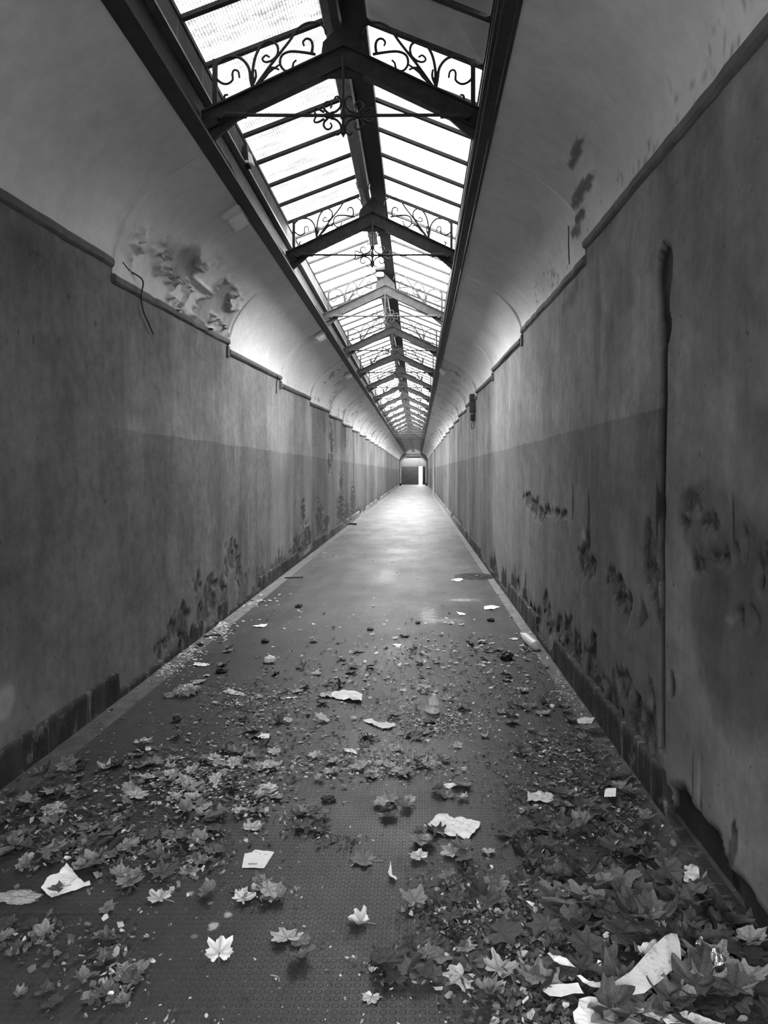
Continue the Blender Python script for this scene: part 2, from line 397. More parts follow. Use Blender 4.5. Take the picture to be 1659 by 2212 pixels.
        # big black cavity at the wall's foot
        cav = blob(Yg, Zg, 3.10, -.02, .40, .23, .3, 8, .15); dark = np.maximum(dark, cav*.97); depth = np.maximum(depth, cav*.05)
        cav = blob(Yg, Zg, 2.6, -.02, .5, .13, .3, 6, .2); dark = np.maximum(dark, cav*.9); depth = np.maximum(depth, cav*.03)
        lim = .26+.55*np.clip(fbm(Yg*1.8, Yg*0+9, 4)-.35, 0, 1)
    # render lost at the foot of the wall
    low = np.clip((lim-Zg+(fbm(Yg*7, Zg*2.2, 5)-.5)*.7-.12)/.04, 0, 1)*(fbm(Yg*2.0, Zg*.6+20, 3) > .53)
    low = low*(Yg > (6 if side < 0 else 2.9)); dark = np.maximum(dark, low*.75*(Zg < .33)*(side > 0)); peel = np.maximum(peel, low*.8); depth = np.maximum(depth, low*.012)
    # long run-down stains further along
    st = np.clip((fbm(Yg*1.1+side*9, Zg*.12, 4)-.5)*5, 0, 1)*np.clip((Yg-14)/10, 0, 1); damp = np.maximum(damp, st*.55)
    pl = np.clip((fbm(Yg*.9+side*4+50, Zg*.1, 5)-.5)*4, 0, 1)*np.clip((Yg-7)/6, 0, 1)*(.5+.5*fbm(Yg*3, Zg*.8, 3)); pale = np.maximum(pale, pl*.9)
    rough = (fbm(Yg*2, Zg*2, 4)-.5)*.012
    pale = np.maximum(pale, np.clip(4*peel*(1-peel)-.35, 0, 1)*.55*(fbm(Yg*5, Zg*5+11, 3) > .5))  # bright rims on peeled patches: edge highlights put into the colour
    X = X0+side*(depth+rough)
    o = grid_mesh('wall_left' if side < 0 else 'wall_right', X, Yg, Zg, M['wall_l' if side < 0 else 'wall_r'],
                  dict(peel=peel, damp=damp, dark=dark, pale=pale), True, flip=(side > 0))
    return tag(o, kind='structure')
wall(-1); wall(1)

# ------------------------------------------------------------------ floor, skirting, cornice
bm = bmesh.new(); box(bm, XL-.3, XR+.3, YB, 97, -.2, 0); tag(obj('floor', bm, M['floor']), kind='structure')
def skirting(side):
    X0 = XL if side < 0 else XR; ys = np.array(depths(YB, YE, .03, .004)); n = len(ys)
    top = .195+(fbm(ys*3, ys*0+side, 4)-.5)*.015
    gap = fbm(ys*.9+side*13, ys*0+5, 4)
    miss = np.clip((gap-.56)/.03, 0, 1)*(ys > 5.2) if side < 0 else np.clip((gap-.6)/.03, 0, 1)*(ys > 4.6)+(ys < 3.45)
    top = top-np.clip(miss, 0, 1)*(.12+.05*fbm(ys*9, ys*0+2, 3))-(.17*(ys < 3.42) if side > 0 else 0); top = np.maximum(top, .004); th = .022+(fbm(ys*5, ys*0+7, 3)-.5)*.008
    rows = []
    for (zz, tt) in ((-.01, 1), (.4, 1), (.8, 1.0), (.97, .95), (1, .7), (1.0, -1.2)):
        rows.append((X0-side*th*tt, np.where(zz > 0, top*zz, -.01)))
    X = np.stack([r[0] for r in rows], 1); Z = np.stack([r[1] for r in rows], 1); Yg = np.repeat(ys[:, None], len(rows), 1)
    X = X-side*(fbm(Yg*9, Z*9, 3)-.5)*.008*(np.arange(len(rows)) < 5)
    o = grid_mesh('baseboard_left' if side < 0 else 'baseboard_right', X, Yg, Z, M['skirt'], {}, False, flip=side > 0); tag(o, kind='structure')
skirting(-1); skirting(1)
def cornice(side, num):
    X0 = XL if side < 0 else XR; bm = bmesh.new(); k = -2
    while Y0+k*BAY < YE:
        ya, yb = Y0+k*BAY, min(Y0+(k+1)*BAY, YE); k += 1
        za = 2.965 if side < 0 else 3.09; zb = za+.105; near = yb < 9
        hh = .05 if near else .045; pr = .024 if near else .035
        nseg = 24 if near else 4; prev = None
        if k > 4 and random.random() < .25: yb -= BAY*random.uniform(.1, .5)
        for i in range(nseg+1):
            t = i/nseg; y = ya+(yb-ya)*t; z = za+(zb-za)*(y-ya)/BAY; j = random.uniform(-.006, .006)
            xi = X0-side*(pr+j); ring = [bm.verts.new(p) for p in ((X0+side*.02, y, z-hh-.015), (xi+side*.012, y, z-hh+j), (xi, y, z-hh*.75), (xi-side*.004, y, z-.008), (xi+side*.008, y, z+.012), (X0+side*.02, y, z+.02))]
            if prev:
                for q in range(5): bm.faces.new((prev[q], ring[q], ring[q+1], prev[q+1]))
            else: bm.faces.new(ring)
            prev = ring
        bm.faces.new(prev[::-1])
        if k in (1, 2):      # the cornice turns down at the step
            box(bm, min(X0, X0-side*pr), max(X0, X0-side*pr), yb-.075, yb, zb-.19, zb-.07)
    bmesh.ops.recalc_face_normals(bm, faces=bm.faces)
    tag(obj('trim_%d' % num, bm, M['trim']), kind='structure')
cornice(-1, 1); cornice(1, 2)

# ------------------------------------------------------------------ vault: level segments that step down with the falling corridor
def vault():
    parts = []
    for side in (-1, 1):
        X0, X1 = (XL+.012, -1.445) if side < 0 else (XR-.012, .465)
        xc = CX; a = abs(X0-xc); x_end = abs(X1-xc)
        t_end = math.acos(x_end/a); nt = 44; ts = np.linspace(0, 1, nt)**.8*t_end
        ys = []
        for y in depths(YB, YE, .02, .006): ys.append(y)
        ext = []
        k = math.ceil((YB-Y0)/BAY)
        while Y0+k*BAY < YE: ext += [Y0+k*BAY-.0015, Y0+k*BAY+.0015]; k += 1
        ys = np.array(sorted([y for y in ys if all(abs(y-e) > .004 for e in ext)]+ext))
        Yg, Tg = np.meshgrid(ys, ts, indexing='ij')
        zs = (2.965 if side < 0 else 3.09)+saw(Yg); b = (CURB+.02-(2.965 if side < 0 else 3.09))/math.sin(t_end)
        X = xc+side*a*np.cos(Tg); tau = Tg/t_end; Z = (2.965 if side < 0 else 3.09)+saw(Yg)*(1-tau)**2.2+b*np.sin(Tg)
        nx = -side*np.cos(Tg)*b; nz = -np.sin(Tg)*a; nl = np.hypot(nx, nz); nx, nz = nx/nl, nz/nl
        S = Tg*a
        peel = np.zeros_like(Yg); damp = np.zeros_like(Yg); crack = np.zeros_like(Yg); dsp = (fbm(Yg*1.3, S*1.3+side*7, 4)-.5)*.018
        if side < 0:
            reg = blob(Yg, S, 6.95, .25, 1.5, .62, .4, 2, .3)*(Yg < 8.24)
            n1 = fbm(Yg*2.6+S*2.2, S*4-Yg*1.6, 5); fl = np.clip((n1-.5)/.03, 0, 1)*reg
            peel = np.maximum(peel, fl*.8); dsp = dsp-fl*.012
            lip = np.exp(-((n1-.482)/.022)**2)*reg; dsp = dsp+lip*.06            # curled lips of loose plaster
            crack = np.maximum(crack, np.exp(-((n1-.506)/.009)**2)*reg*(fbm(Yg*4, S*4, 2) > .42))
            for (cy, cs, ry, rs) in [(6.9, .55, .28, .03), (7.75, .22, .12, .06), (6.25, .35, .03, .14), (6.6, .3, .03, .12)]:
                u = blob(Yg, S, cy, cs, ry, rs, .5, 5, .5); dsp = dsp+u*.04; crack = np.maximum(crack, blob(Yg, S, cy+.03, cs-.02, ry, rs*.5, .6, 6, .4)*.8)
        else:
            reg = blob(Yg, S, 5.9, .42, .75, .42, .4, 3, .6); damp = np.maximum(damp, reg*.35*np.clip((fbm(Yg*1.2, S*5, 4)-.35)*4, 0, 1))
            for (cy, cs, ry, rs) in [(4.75, .55, .34, .05), (5.1, .38, .2, .04), (4.45, .82, .2, .03)]:
                crack = np.maximum(crack, blob(Yg, S, cy, cs, ry, rs*1.3, .95, 9, .15)*.85); dsp = dsp+blob(Yg, S, cy-.04, cs+.03, ry, rs, .5, 5, .5)*.02
            n2 = fbm(Yg*3.2, S*3.2+40, 5); vein = np.exp(-((n2-.5)/.010)**2)
            regs = np.clip(1-S/.45, 0, 1)*(Yg < 4.6)+blob(Yg, S, 6.2, .15, 1.2, .3, .4, 3, .5)*.7
            crack = np.maximum(crack, vein*np.clip(regs*1.6, 0, 1)*.8)
        # hairline cracks in the lower plaster where it is dry
        n3 = fbm(Yg*2.4+9, S*3.1+70, 5); crack = np.maximum(crack, np.exp(-((n3-.5)/.005)**2)*(Yg > 8.2)*np.clip(1-S/.5, 0, 1)*.6)
        seg = np.floor((Yg-Y0)/BAY); n4 = fbm(Yg*1.5+seg*5, S*5, 5)
        peel = np.maximum(peel, np.clip((n4-.66)/.03, 0, 1)*(Yg > 15)*.7)
        arc = np.exp(-((((Yg-Y0+BAY/2) % BAY)-BAY/2)/.03)**2)*(Yg > 12)*(fbm(S*3, Yg*.3, 3) > .46); crack = np.maximum(crack, arc*.5)
        dsp = dsp-np.exp(-((Yg-Y0) % BAY)/.05)*.006
        X = X+nx*dsp; Z = Z+nz*dsp
        parts.append((X, Yg, Z, peel, damp, crack, side))
    # both halves in one mesh
    cos, qs, at = [], [], {'peel': [], 'damp': [], 'crack': []}; off = 0
    for X, Yg, Z, peel, damp, crack, side in parts:
        nu, nv = X.shape; idx = np.arange(nu*nv).reshape(nu, nv)+off
        q = np.stack([idx[:-1, :-1], idx[1:, :-1], idx[1:, 1:], idx[:-1, 1:]], -1).reshape(-1, 4)
        if side > 0: q = q[:, ::-1]
        cos.append(np.stack([X, Yg, Z], -1).reshape(-1, 3)); qs.append(q); off += nu*nv
        for k, v in (('peel', peel), ('damp', damp), ('crack', crack)): at[k].append(v.ravel())
    co = np.concatenate(cos).astype(np.float32); q = np.concatenate(qs)
    me = bpy.data.meshes.new('ceiling'); me.vertices.add(len(co)); me.vertices.foreach_set('co', co.ravel())
    me.loops.add(q.size); me.loops.foreach_set('vertex_index', q.ravel().astype(np.int32))
    me.polygons.add(len(q)); me.polygons.foreach_set('loop_start', np.arange(0, q.size, 4, dtype=np.int32)); me.update(); me.validate()
    me.polygons.foreach_set('use_smooth', np.ones(len(q), dtype=bool))
    for k in at: add_attr(me, k, np.concatenate(at[k]))
    me.materials.append(M['vault']); o = bpy.data.objects.new('ceiling', me); C.objects.link(o); tag(o, kind='structure')
vault()
# solid masonry over the vault, outside
for side, num in ((-1, 3), (1, 4)):
    bm = bmesh.new(); xa, xb = (XL-.5, -1.47) if side < 0 else (.49, XR+.5)
    prism(bm, [(XL-.5, 3.4), (XL-.5, 4.1), (-1.47, 4.2), (-1.47, 3.95), (XL-.02, 3.9), (XL-.02, 3.4)] if side < 0 else
          [(XR+.5, 3.4), (XR+.02, 3.4), (XR+.02, 3.9), (.49, 3.95), (.49, 4.2), (XR+.5, 4.1)], YB-.3, YE+.6)
    bmesh.ops.recalc_face_normals(bm, faces=bm.faces); tag(obj('trim_%d' % num, bm, M['concrete']), kind='structure')

# ------------------------------------------------------------------ steel beams carrying the skylight
def beam(side):
    def X(x): return x if side < 0 else 2*CX-x
    def bx(bm, x0, x1, y0, y1, z0, z1): a, b = X(x0), X(x1); box(bm, min(a, b), max(a, b), y0, y1, z0, z1)
    r = empty('steel_beam', (0, 0, 0))
    tag(r, 'dark riveted steel beam running along the %s edge of the skylight' % ('left' if side < 0 else 'right'), 'beam')
    bm = bmesh.new(); bx(bm, -1.445, -1.355, YB, YE, CURB-.015, CURB+.005); obj('bottom_flange', bm, M['iron'], r)
    bm = bmesh.new(); bx(bm, -1.47, -1.45, YB, YE, CURB-.01, CURB+.31)
    obj('web', bm, M['iron'], r)
    bm = bmesh.new(); bx(bm, -1.46, -1.395, YB, YE, CURB+.30, CURB+.315); obj('top_flange', bm, M['zinc'], r)
    k = -2
    bm = bmesh.new()
    while T0+k*BAY < YE-.5:
        for j in range(6):
            y0 = T0+k*BAY+j*BAY/6
            if y0 > YB and y0 < YE-.6: bx(bm, -1.452, -1.43, y0+.006, y0+BAY/6-.006, CURB+.318, EAVE-.02)
        k += 1
    obj('upstand_panel', bm, M['board'], r)
    bm = bmesh.new(); bx(bm, -1.47, -1.42, YB, YE, EAVE-.03, EAVE+.0); obj('eave_rail', bm, M['iron'], r)
beam(-1); beam(1)

# ------------------------------------------------------------------ ridge: board and sheet-metal duct, both broken away in places
ridge_gaps = [(9.6, 11.15), (28.4, 29.6), (40.6, 41.4), (46.0, 47.2)]
def spans(a, b, gaps):
    out = []; y = a
    for g0, g1 in gaps:
        out.append((y, g0)); y = g1
    out.append((y, b)); return out
r = empty('ridge_beam'); tag(r, 'dark timber ridge board along the top of the skylight', 'beam')
for i, (a, b) in enumerate([(YB, YE)]):
    bm = bmesh.new(); prism(bm, [(CX+.005, RIDGE-.05), (CX+.145, RIDGE-.055), (CX+.15, RIDGE+.0), (CX+.005, RIDGE+.05)], a, b)
    bmesh.ops.recalc_face_normals(bm, faces=bm.faces); obj('ridge_board', bm, M['iron_black'], r)
for a, b in spans(YB, YE, ridge_gaps):
    bm = bmesh.new(); prism(bm, [(CX+.005, RIDGE-.0), (CX-.15, RIDGE-.01), (CX-.15, RIDGE+.02), (CX+.005, RIDGE+.05)], a, b)
    bmesh.ops.recalc_face_normals(bm, faces=bm.faces); obj('ridge_cap', bm, M['iron_black'], r)
for i, (a, b) in enumerate(spans(YB, YE, ridge_gaps)):
    d = empty('metal_duct', (CX-.075, a, RIDGE-.075))
    tag(d, ['fluted grey metal duct under the ridge over the nearest bays', 'fluted grey metal duct under the ridge beyond the first bright gap',
            'length of metal duct under the ridge between far gaps, shorter', 'short length of metal duct between the two farthest ridge gaps', 'last length of metal duct reaching the end wall'][i], 'duct')
    bm = bmesh.new(); prof = []
    for k in range(24):
        t = 2*PI*k/24; rr = 1+(.09 if k % 3 == 0 else 0); prof.append((.058*rr*math.copysign(abs(math.cos(t))**.6, math.cos(t)), .036*rr*math.copysign(abs(math.sin(t))**.6, math.sin(t))))
    prism(bm, prof, 0, b-a); bmesh.ops.recalc_face_normals(bm, faces=bm.faces); obj('casing', bm, M['zinc'], d)
    y = (1.35-a) % 1.57
    while y < min(b-a-.2, 30):
        bm = bmesh.new(); prism(bm, [(p[0]*1.16, p[1]*1.22) for p in prof], y, y+.07); bmesh.ops.recalc_face_normals(bm, faces=bm.faces); obj('collar', bm, M['zinc'], d); y += 1.57

# ------------------------------------------------------------------ glazing, one window a bay
def pane_pass(k):      # how much light the glass of bay k lets through
    if k <= 1: return .13
    if k == 2: return 1.0
    return {3: .42, 4: .3, 5: .4, 6: .5, 7: .8}.get(k, .9 if k < 15 else .5)
gm = {}
def glass_mat(T, dirt):
    key = (round(T, 2), dirt)
    if key not in gm: gm[key] = mat_glass('ribbed_glass', T, dirt)
    return gm[key]
wr, ww = CX+.15, CX-.15
def slope_z(x): return EAVE+(RIDGE-EAVE)*((x-EL)/(ww-EL) if x < CX else (ER-x)/(ER-wr))
bar_src = {}
def bar_mesh(side, thick):
    if (side, thick) in bar_src: return bar_src[(side, thick)]
    bm = bmesh.new(); x0, x1 = (EL, ww+.01) if side < 0 else (ER, wr-.01); z0, z1 = slope_z(x0), RIDGE
    h = .028; w2 = thick/2
    vs = [bm.verts.new(p) for p in ((x0, -w2, z0-h), (x0, w2, z0-h), (x0, w2, z0), (x0, -w2, z0), (x1, -w2, z1-h), (x1, w2, z1-h), (x1, w2, z1), (x1, -w2, z1))]
    for f in ((0, 1, 2, 3), (7, 6, 5, 4), (0, 4, 5, 1), (1, 5, 6, 2), (2, 6, 7, 3), (3, 7, 4, 0)): bm.faces.new([vs[i] for i in f])
    bmesh.ops.recalc_face_normals(bm, faces=bm.faces)
    me = bpy.data.meshes.new('glazing_bar'); bm.to_mesh(me); bm.free(); me.materials.append(M['iron']); bar_src[(side, thick)] = me; return me
NB = 27
for k in range(-1, NB):
    ya, yb = T0+(k-1)*BAY+.06, T0+k*BAY+.06
    ya = max(ya, YB)
    w_ = empty('window_%d' % (k+2), (0, ya, 0)); tag(w_, kind='structure')
    T = pane_pass(k)
    for side in (-1, 1):
        x0, x1 = (EL-.02, ww+.02) if side < 0 else (wr-.02, ER+.02)
        z0, z1 = slope_z(x0)+.004, slope_z(x1)+.004
        if side < 0 and k == 0: dirt, TT = .6, .062
        elif side < 0 and k == 1: dirt, TT = .55, .075
        elif k <= 3: dirt, TT = .35, T
        else: dirt, TT = .25, T
        if k == 2: dirt = .2
        if not (side > 0 and k == 0):
            n = 14; vs = []; fs = []
            for i in range(n+1):
                x = x0+(x1-x0)*i/n; z = z0+(z1-z0)*i/n
                vs += [(x, 0, z), (x, yb-ya, z), (x, 0, z+.006), (x, yb-ya, z+.006)]
            for i in range(n): a = i*4; fs += [(a, a+1, a+5, a+4)]
            obj('glass_pane', (vs, fs), glass_mat(TT, dirt), w_)
        for j in range(6):
            y = T0+(k-1)*BAY+.06+j*BAY/6
            if y < YB+.05: continue
            b = bpy.data.objects.new('glazing_bar', bar_mesh(side, .038)); C.objects.link(b); b.parent = w_; b.location = (0, y-ya, 0)
# sheet that blinds the nearest right-hand panes, with a torn flap on the left
r = empty('roofing_sheet', (0, 2.0, 0)); tag(r, 'dark metal sheet covering the nearest right-hand skylight panes', 'sheet')
bm = bmesh.new(); vs = []
for y0_, y1_ in ((-.2, 1.5), (1.5, 3.05)):
    v = [bm.verts.new(p) for p in ((wr-.01, y0_, RIDGE+.02), (ER+.02, y0_, EAVE+.015), (ER+.02, y1_, EAVE+.015), (wr-.01, y1_, RIDGE+.02))]; bm.faces.new(v)
bmesh.ops.solidify(bm, geom=bm.faces[:], thickness=.006); obj('cover_sheet', bm, M['dark_metal'], r)
bm = bmesh.new(); pts = [(ww+.01, -.1), (ww-.17, .0), (ww-.13, .9), (ww-.19, 1.6), (ww-.12, 2.1), (ww-.16, 2.5), (ww-.05, 2.75), (ww+.01, 2.72)]
f = bm.faces.new([bm.verts.new((x, y, slope_z(x)+.03)) for x, y in pts]); bmesh.ops.solidify(bm, geom=[f], thickness=.006)
obj('torn_flap', bm, M['dark_metal'], r)

# ------------------------------------------------------------------ trusses
def tpx(px, py): return Vector(((px-VX)/198.9, 0, EYE+(VY-py)/198.9))      # a drawing of the second truss seen square-on
def crop6(x, y): return tpx(440+x/3.95, 200+y/3.95)
PATHS = [
 [(960, 1230), (950, 1180), (940, 1120), (905, 1075), (860, 1062), (805, 1075), (768, 1115), (762, 1160), (790, 1195), (825, 1205), (855, 1185), (855, 1150), (865, 1132), (885, 1140), (892, 1172)],
 [(965, 1215), (930, 1265), (880, 1295), (840, 1300), (815, 1285), (815, 1265), (832, 1262)],
 [(970, 1225), (1060, 1100), (1150, 985), (1200, 915), (1250, 885), (1300, 885), (1335, 910), (1345, 945)],
 [(962, 1215), (962, 1130), (980, 1050), (1015, 995), (1055, 980), (1090, 1005), (1090, 1050), (1060, 1082), (1028, 1090), (1012, 1075), (1030, 1055), (1050, 1065)],
 [(975, 1225), (1040, 1150), (1100, 1105)],
 [(1290, 1050), (1230, 1040), (1160, 1035), (1115, 1055), (1105, 1100), (1130, 1135), (1165, 1128), (1175, 1095), (1190, 1080)],
 [(1270, 1045), (1275, 1005), (1265, 975), (1242, 968), (1225, 985), (1230, 1005)],
 [(965, 1200), (978, 1165), (975, 1130)], [(985, 1205), (1030, 1165), (1060, 1120), (1100, 1130)],
]
CENTRE = [
 [(530, 600), (455, 520), (442, 440), (485, 372), (550, 355), (605, 395), (615, 450), (585, 498)],
 [(600, 600), (690, 580), (760, 530), (815, 450), (822, 350), (800, 275), (745, 235), (700, 250), (682, 292)],
 [(450, 590), (350, 528), (270, 508), (230, 535), (245, 595), (275, 635)],
]
def sweep_local(pts, r, lod):
    bm = bmesh.new()
    for p in pts:
        sp = smooth_path(p, 5 if lod == 0 else 2)
        tube(bm, sp, r, 6 if lod == 0 else 4, taper=lambda t: 1.0-.35*t)
    bmesh.ops.recalc_face_normals(bm, faces=bm.faces); return bm
AX, AZT, FZT = CX, EYE+2.84, EYE+2.41         # rafter top at apex and at the foot
def truss_parts(lod):
    out = []
    for side in (-1, 1):
        m = lambda v: Vector((2*CX-v[0], v[1], v[2])) if side > 0 else Vector(v)
        fx = -1.425
        bm = bmesh.new(); y1 = .012
        for (hw, zt, zb) in ((.010, -.0, -.135), (.038, 0.0, -.012), (.038, -.135, -.147)):
            A = [(fx, FZT+zt-.01), (AX, AZT+zt), (AX, AZT+zb), (fx, FZT+zb-.01)]
            a = [bm.verts.new(m((x, -hw, z))) for x, z in A]; b = [bm.verts.new(m((x, hw, z))) for x, z in A]
            bm.faces.new(a); bm.faces.new(b[::-1])
            for i in range(4): bm.faces.new((a[i], b[i], b[(i+1) % 4], a[(i+1) % 4]))
        bmesh.ops.recalc_face_normals(bm, faces=bm.faces); out.append(('rafter', bm, 'iron'))
        bm = bmesh.new(); A = [(-1.44, CURB+.005), (-1.36, CURB+.005), (-1.16, FZT-.03), (-1.30, FZT+.03), (-1.44, FZT+.0)]
        a = [bm.verts.new(m((x, -.014, z))) for x, z in A]; b = [bm.verts.new(m((x, .014, z))) for x, z in A]
        bm.faces.new(a); bm.faces.new(b[::-1])
        for i in range(5): bm.faces.new((a[i], b[i], b[(i+1) % 5], a[(i+1) % 5]))
        bmesh.ops.recalc_face_normals(bm, faces=bm.faces); out.append(('foot_bracket', bm, 'iron'))
        bm = sweep_local([[m(crop6(*q)) for q in p] for p in PATHS], .0105, lod); out.append(('scroll_panel', bm, 'iron_black'))
        bm = bmesh.new(); a_, b_ = m((-1.365, -.012, FZT)), m((-1.335, .012, EAVE+.0)); box(bm, min(a_.x, b_.x), max(a_.x, b_.x), -.012, .012, FZT, EAVE-.0); out.append(('upright', bm, 'iron'))
    zt = EYE+2.354
    bm = bmesh.new(); tube(bm, [(-1.30, -.05, zt+.004), (CX, -.05, zt), (2*CX+1.30, -.05, zt+.004)], .0115, 8)
    for s_ in (-1, 1):
        xa = -1.30 if s_ < 0 else 2*CX+1.30
        tube(bm, [(xa, -.05, zt+.004), (xa-s_*.17, -.05, zt+.002)], .022, 8); tube(bm, [(xa, -.075, zt+.004), (xa, .01, zt+.004)], .032, 10)
    bmesh.ops.recalc_face_normals(bm, faces=bm.faces); out.append(('tie_rod', bm, 'iron'))
    bm = bmesh.new(); tube(bm, [(CX, -.05, AZT-.1), (CX, -.05, zt-.10), (CX, -.05, zt-.115), (CX, -.05, zt-.145)], .011, 8, taper=[1, 1, 1.7, .1])
    tube(bm, [(CX, -.05, zt-.02), (CX, -.05, zt+.02)], .02, 8)
    bmesh.ops.recalc_face_normals(bm, faces=bm.faces); out.append(('hanger', bm, 'iron'))
    for s_ in (-1, 1):
        for u in (1, -1):
            ps = []
            for p in CENTRE: ps.append([Vector((CX-s_*(875-x)/3356*1.0, -.05, zt+u*(660-y)/3356)) for x, y in p])
            if s_ < 0: ps = [[Vector((q.x, q.y, q.z)) for q in p] for p in ps]
            bm = sweep_local(ps, .0085, lod)
            if u > 0: tube(bm, [(CX-s_*.125, -.05, zt), (CX-s_*.105, -.05, zt), (CX-s_*.085, -.05, zt), (CX-s_*.06, -.05, zt)], .021, 8, taper=[.6, 1, 1, .6])
            out.append(('scroll', bm, 'iron_black'))
    bm = bmesh.new(); A = [(AX-.17, AZT-.21), (AX+.17, AZT-.21), (AX+.14, AZT+.02), (AX, AZT+.16), (AX-.14, AZT+.02)]
    prism(bm, A, -.015, .015); bmesh.ops.recalc_face_normals(bm, faces=bm.faces); out.append(('apex_plate', bm, 'iron'))
    return out
srcs = {}
ORD = 'ninth tenth eleventh twelfth thirteenth fourteenth fifteenth sixteenth seventeenth eighteenth nineteenth twentieth twenty-first twenty-second twenty-third twenty-fourth twenty-fifth last'.split()
names_far = ['nearest iron truss under the skylight, scrollwork filling its spandrels', 'second iron truss from the viewer, with scrolls and tie rod',
             'third iron truss, just beyond the bright ridge gap', 'fourth iron truss from the viewer under the skylight', 'fifth iron truss from the viewer under the skylight',
             'sixth iron truss from the viewer under the skylight', 'seventh iron truss from the viewer under the skylight', 'eighth iron truss from the viewer under the skylight']
for k in range(0, NB-1):
    lod = 0 if k < 4 else 1
    if lod not in srcs:
        srcs[lod] = []
        for nm, bm, mt in truss_parts(lod):
            me = bpy.data.meshes.new(nm); bm.to_mesh(me); bm.free(); me.materials.append(M[mt]); srcs[lod].append((nm, me))
    r = empty('roof_truss', (0, T0+k*BAY, 0))
    tag(r, names_far[k] if k < 8 else ORD[k-8]+' iron truss counted from the viewer, far down the corridor', 'truss', 'iron trusses across the skylight' if k < 8 else 'far iron trusses by the end door')
    for nm, me in srcs[lod]:
        o = bpy.data.objects.new(nm, me); C.objects.link(o); o.parent = r

# ------------------------------------------------------------------ far end
bm = bmesh.new()      # end wall with a basket-arched opening
def arch_pts(xa, xb, zs, zt, n=8):
    pts = []; rx = (xb-xa)*.30
    for i in range(n+1): t = PI/2*i/n; pts.append((xb-rx+rx*math.cos(t), zs+(zt-zs)*math.sin(t)))
    for i in range(n+1): t = PI/2+PI/2*i/n; pts.append((xa+rx+rx*math.cos(t), zs+(zt-zs)*math.sin(t)))
    return pts
AR = arch_pts(-1.93, .93, 2.55, 3.28)
inner = [(.93, -.02)]+AR+[(-1.93, -.02)]; outer = [(XR+.3, -.02)]+[(XR+.3, 4.3)]*9+[(XL-.3, 4.3)]*9+[(XL-.3, -.02)]
for y in (YE, YE+.9):
    pass
va = [[bm.verts.new((x, y, z)) for x, z in inner] for y in (YE, YE+.9)]; vo = [[bm.verts.new((x+i*1e-5, y, z)) for i, (x, z) in enumerate(outer)] for y in (YE, YE+.9)]
for i in range(len(inner)-1):
    bm.faces.new((va[0][i], va[0][i+1], vo[0][i+1], vo[0][i])); bm.faces.new((va[1][i+1], va[1][i], vo[1][i], vo[1][i+1])); bm.faces.new((va[0][i], va[1][i], va[1][i+1], va[0][i+1]))
bmesh.ops.recalc_face_normals(bm, faces=bm.faces); tag(obj('wall_end', bm, M['trim']), kind='structure')
bm = bmesh.new(); i0, i1 = [(.95, 0)]+[(x*1.0+(.02 if x > CX else -.02), z+.02) for x, z in AR]+[(-1.95, 0)], None
ri = [(.93, 0)]+AR+[(-1.93, 0)]; ro = [(1.05, 0)]+[(CX+(x-CX)*1.085, z+.10) for x, z in AR]+[(-2.05, 0)]  # pale strip added round the arch, standing for its lit edge
for y in (YE-.03,):
    A = [bm.verts.new((x, y, z)) for x, z in ri]; B = [bm.verts.new((x, y, z)) for x, z in ro]; A2 = [bm.verts.new((x, y+.06, z)) for x, z in ri]; B2 = [bm.verts.new((x, y+.06, z)) for x, z in ro]
    for i in range(len(ri)-1):
        bm.faces.new((A[i], A[i+1], B[i+1], B[i])); bm.faces.new((A[i], A2[i], A2[i+1], A[i+1])); bm.faces.new((B[i], B[i+1], B2[i+1], B2[i]))
bmesh.ops.recalc_face_normals(bm, faces=bm.faces); tag(obj('trim_7', bm, M['pale']), kind='structure')
bm = bmesh.new(); box(bm, -1.47, .49, YE-.05, YE+.5, CURB-.06, RIDGE+.4); tag(obj('trim_5', bm, M['trim']), kind='structure')
bm = bmesh.new(); box(bm, -1.3, .35, YE-.15, YE-.02, 3.30, 3.42); tag(obj('steel_lintel', bm, M['iron_black']), 'black steel lintel over the arched opening at the far end', 'lintel')
for xx in (XL+.02, .93+.02):
    bm = bmesh.new(); box(bm, xx, xx+.2, YE-.12, YE+.0, 0, .3)
    tag(obj('kerb_block', bm, M['black']), 'small black block at the %s foot of the far archway' % ('left' if xx < 0 else 'right'), 'block')
# porch beyond the arch
YP = 94.6
bm = bmesh.new(); box(bm, -2.6, -2.3, YE+.9, YP, -.02, 4.2); tag(obj('wall_porch_left', bm, M['trim']), kind='structure')
bm = bmesh.new(); box(bm, 1.3, 1.6, YE+.9, YP, -.02, 4.2); tag(obj('wall_porch_right', bm, M['trim']), kind='structure')
bm = bmesh.new(); box(bm, -2.6, 1.6, YP, YP+.3, 2.30, 4.2); box(bm, .95, 1.6, YP, YP+.3, 0, 2.3); box(bm, -2.6, -2.07, YP, YP+.3, 0, 2.3)
tag(obj('wall_porch_end', bm, M['trim']), kind='structure')
bm = bmesh.new(); box(bm, -2.6, 1.6, YE+.4, YP-2.0, 4.0, 4.2); tag(obj('ceiling_porch', bm, M['trim']), kind='structure')  # roof stops short: unseen gap left to light the end wall
r = empty('door_1', (0, YP, 0)); tag(r, kind='structure')
bm = bmesh.new(); box(bm, -2.12, -1.3, -.06, 0, -.01, 2.32); box(bm, -1.3, -.56, -.07, -.01, -.01, 2.32); box(bm, -.56, .17, -.06, 0, -.01, 2.32); obj('door_leaf', bm, M['dark_metal'], r)
bm = bmesh.new(); box(bm, .62, 1.0, -.06, 0, -.01, 2.32); obj('door_side_leaf', bm, M['black'], r)
bm = bmesh.new(); box(bm, .17, .62, .03, .06, .16, .20); obj('threshold_bar', bm, M['iron'], r)
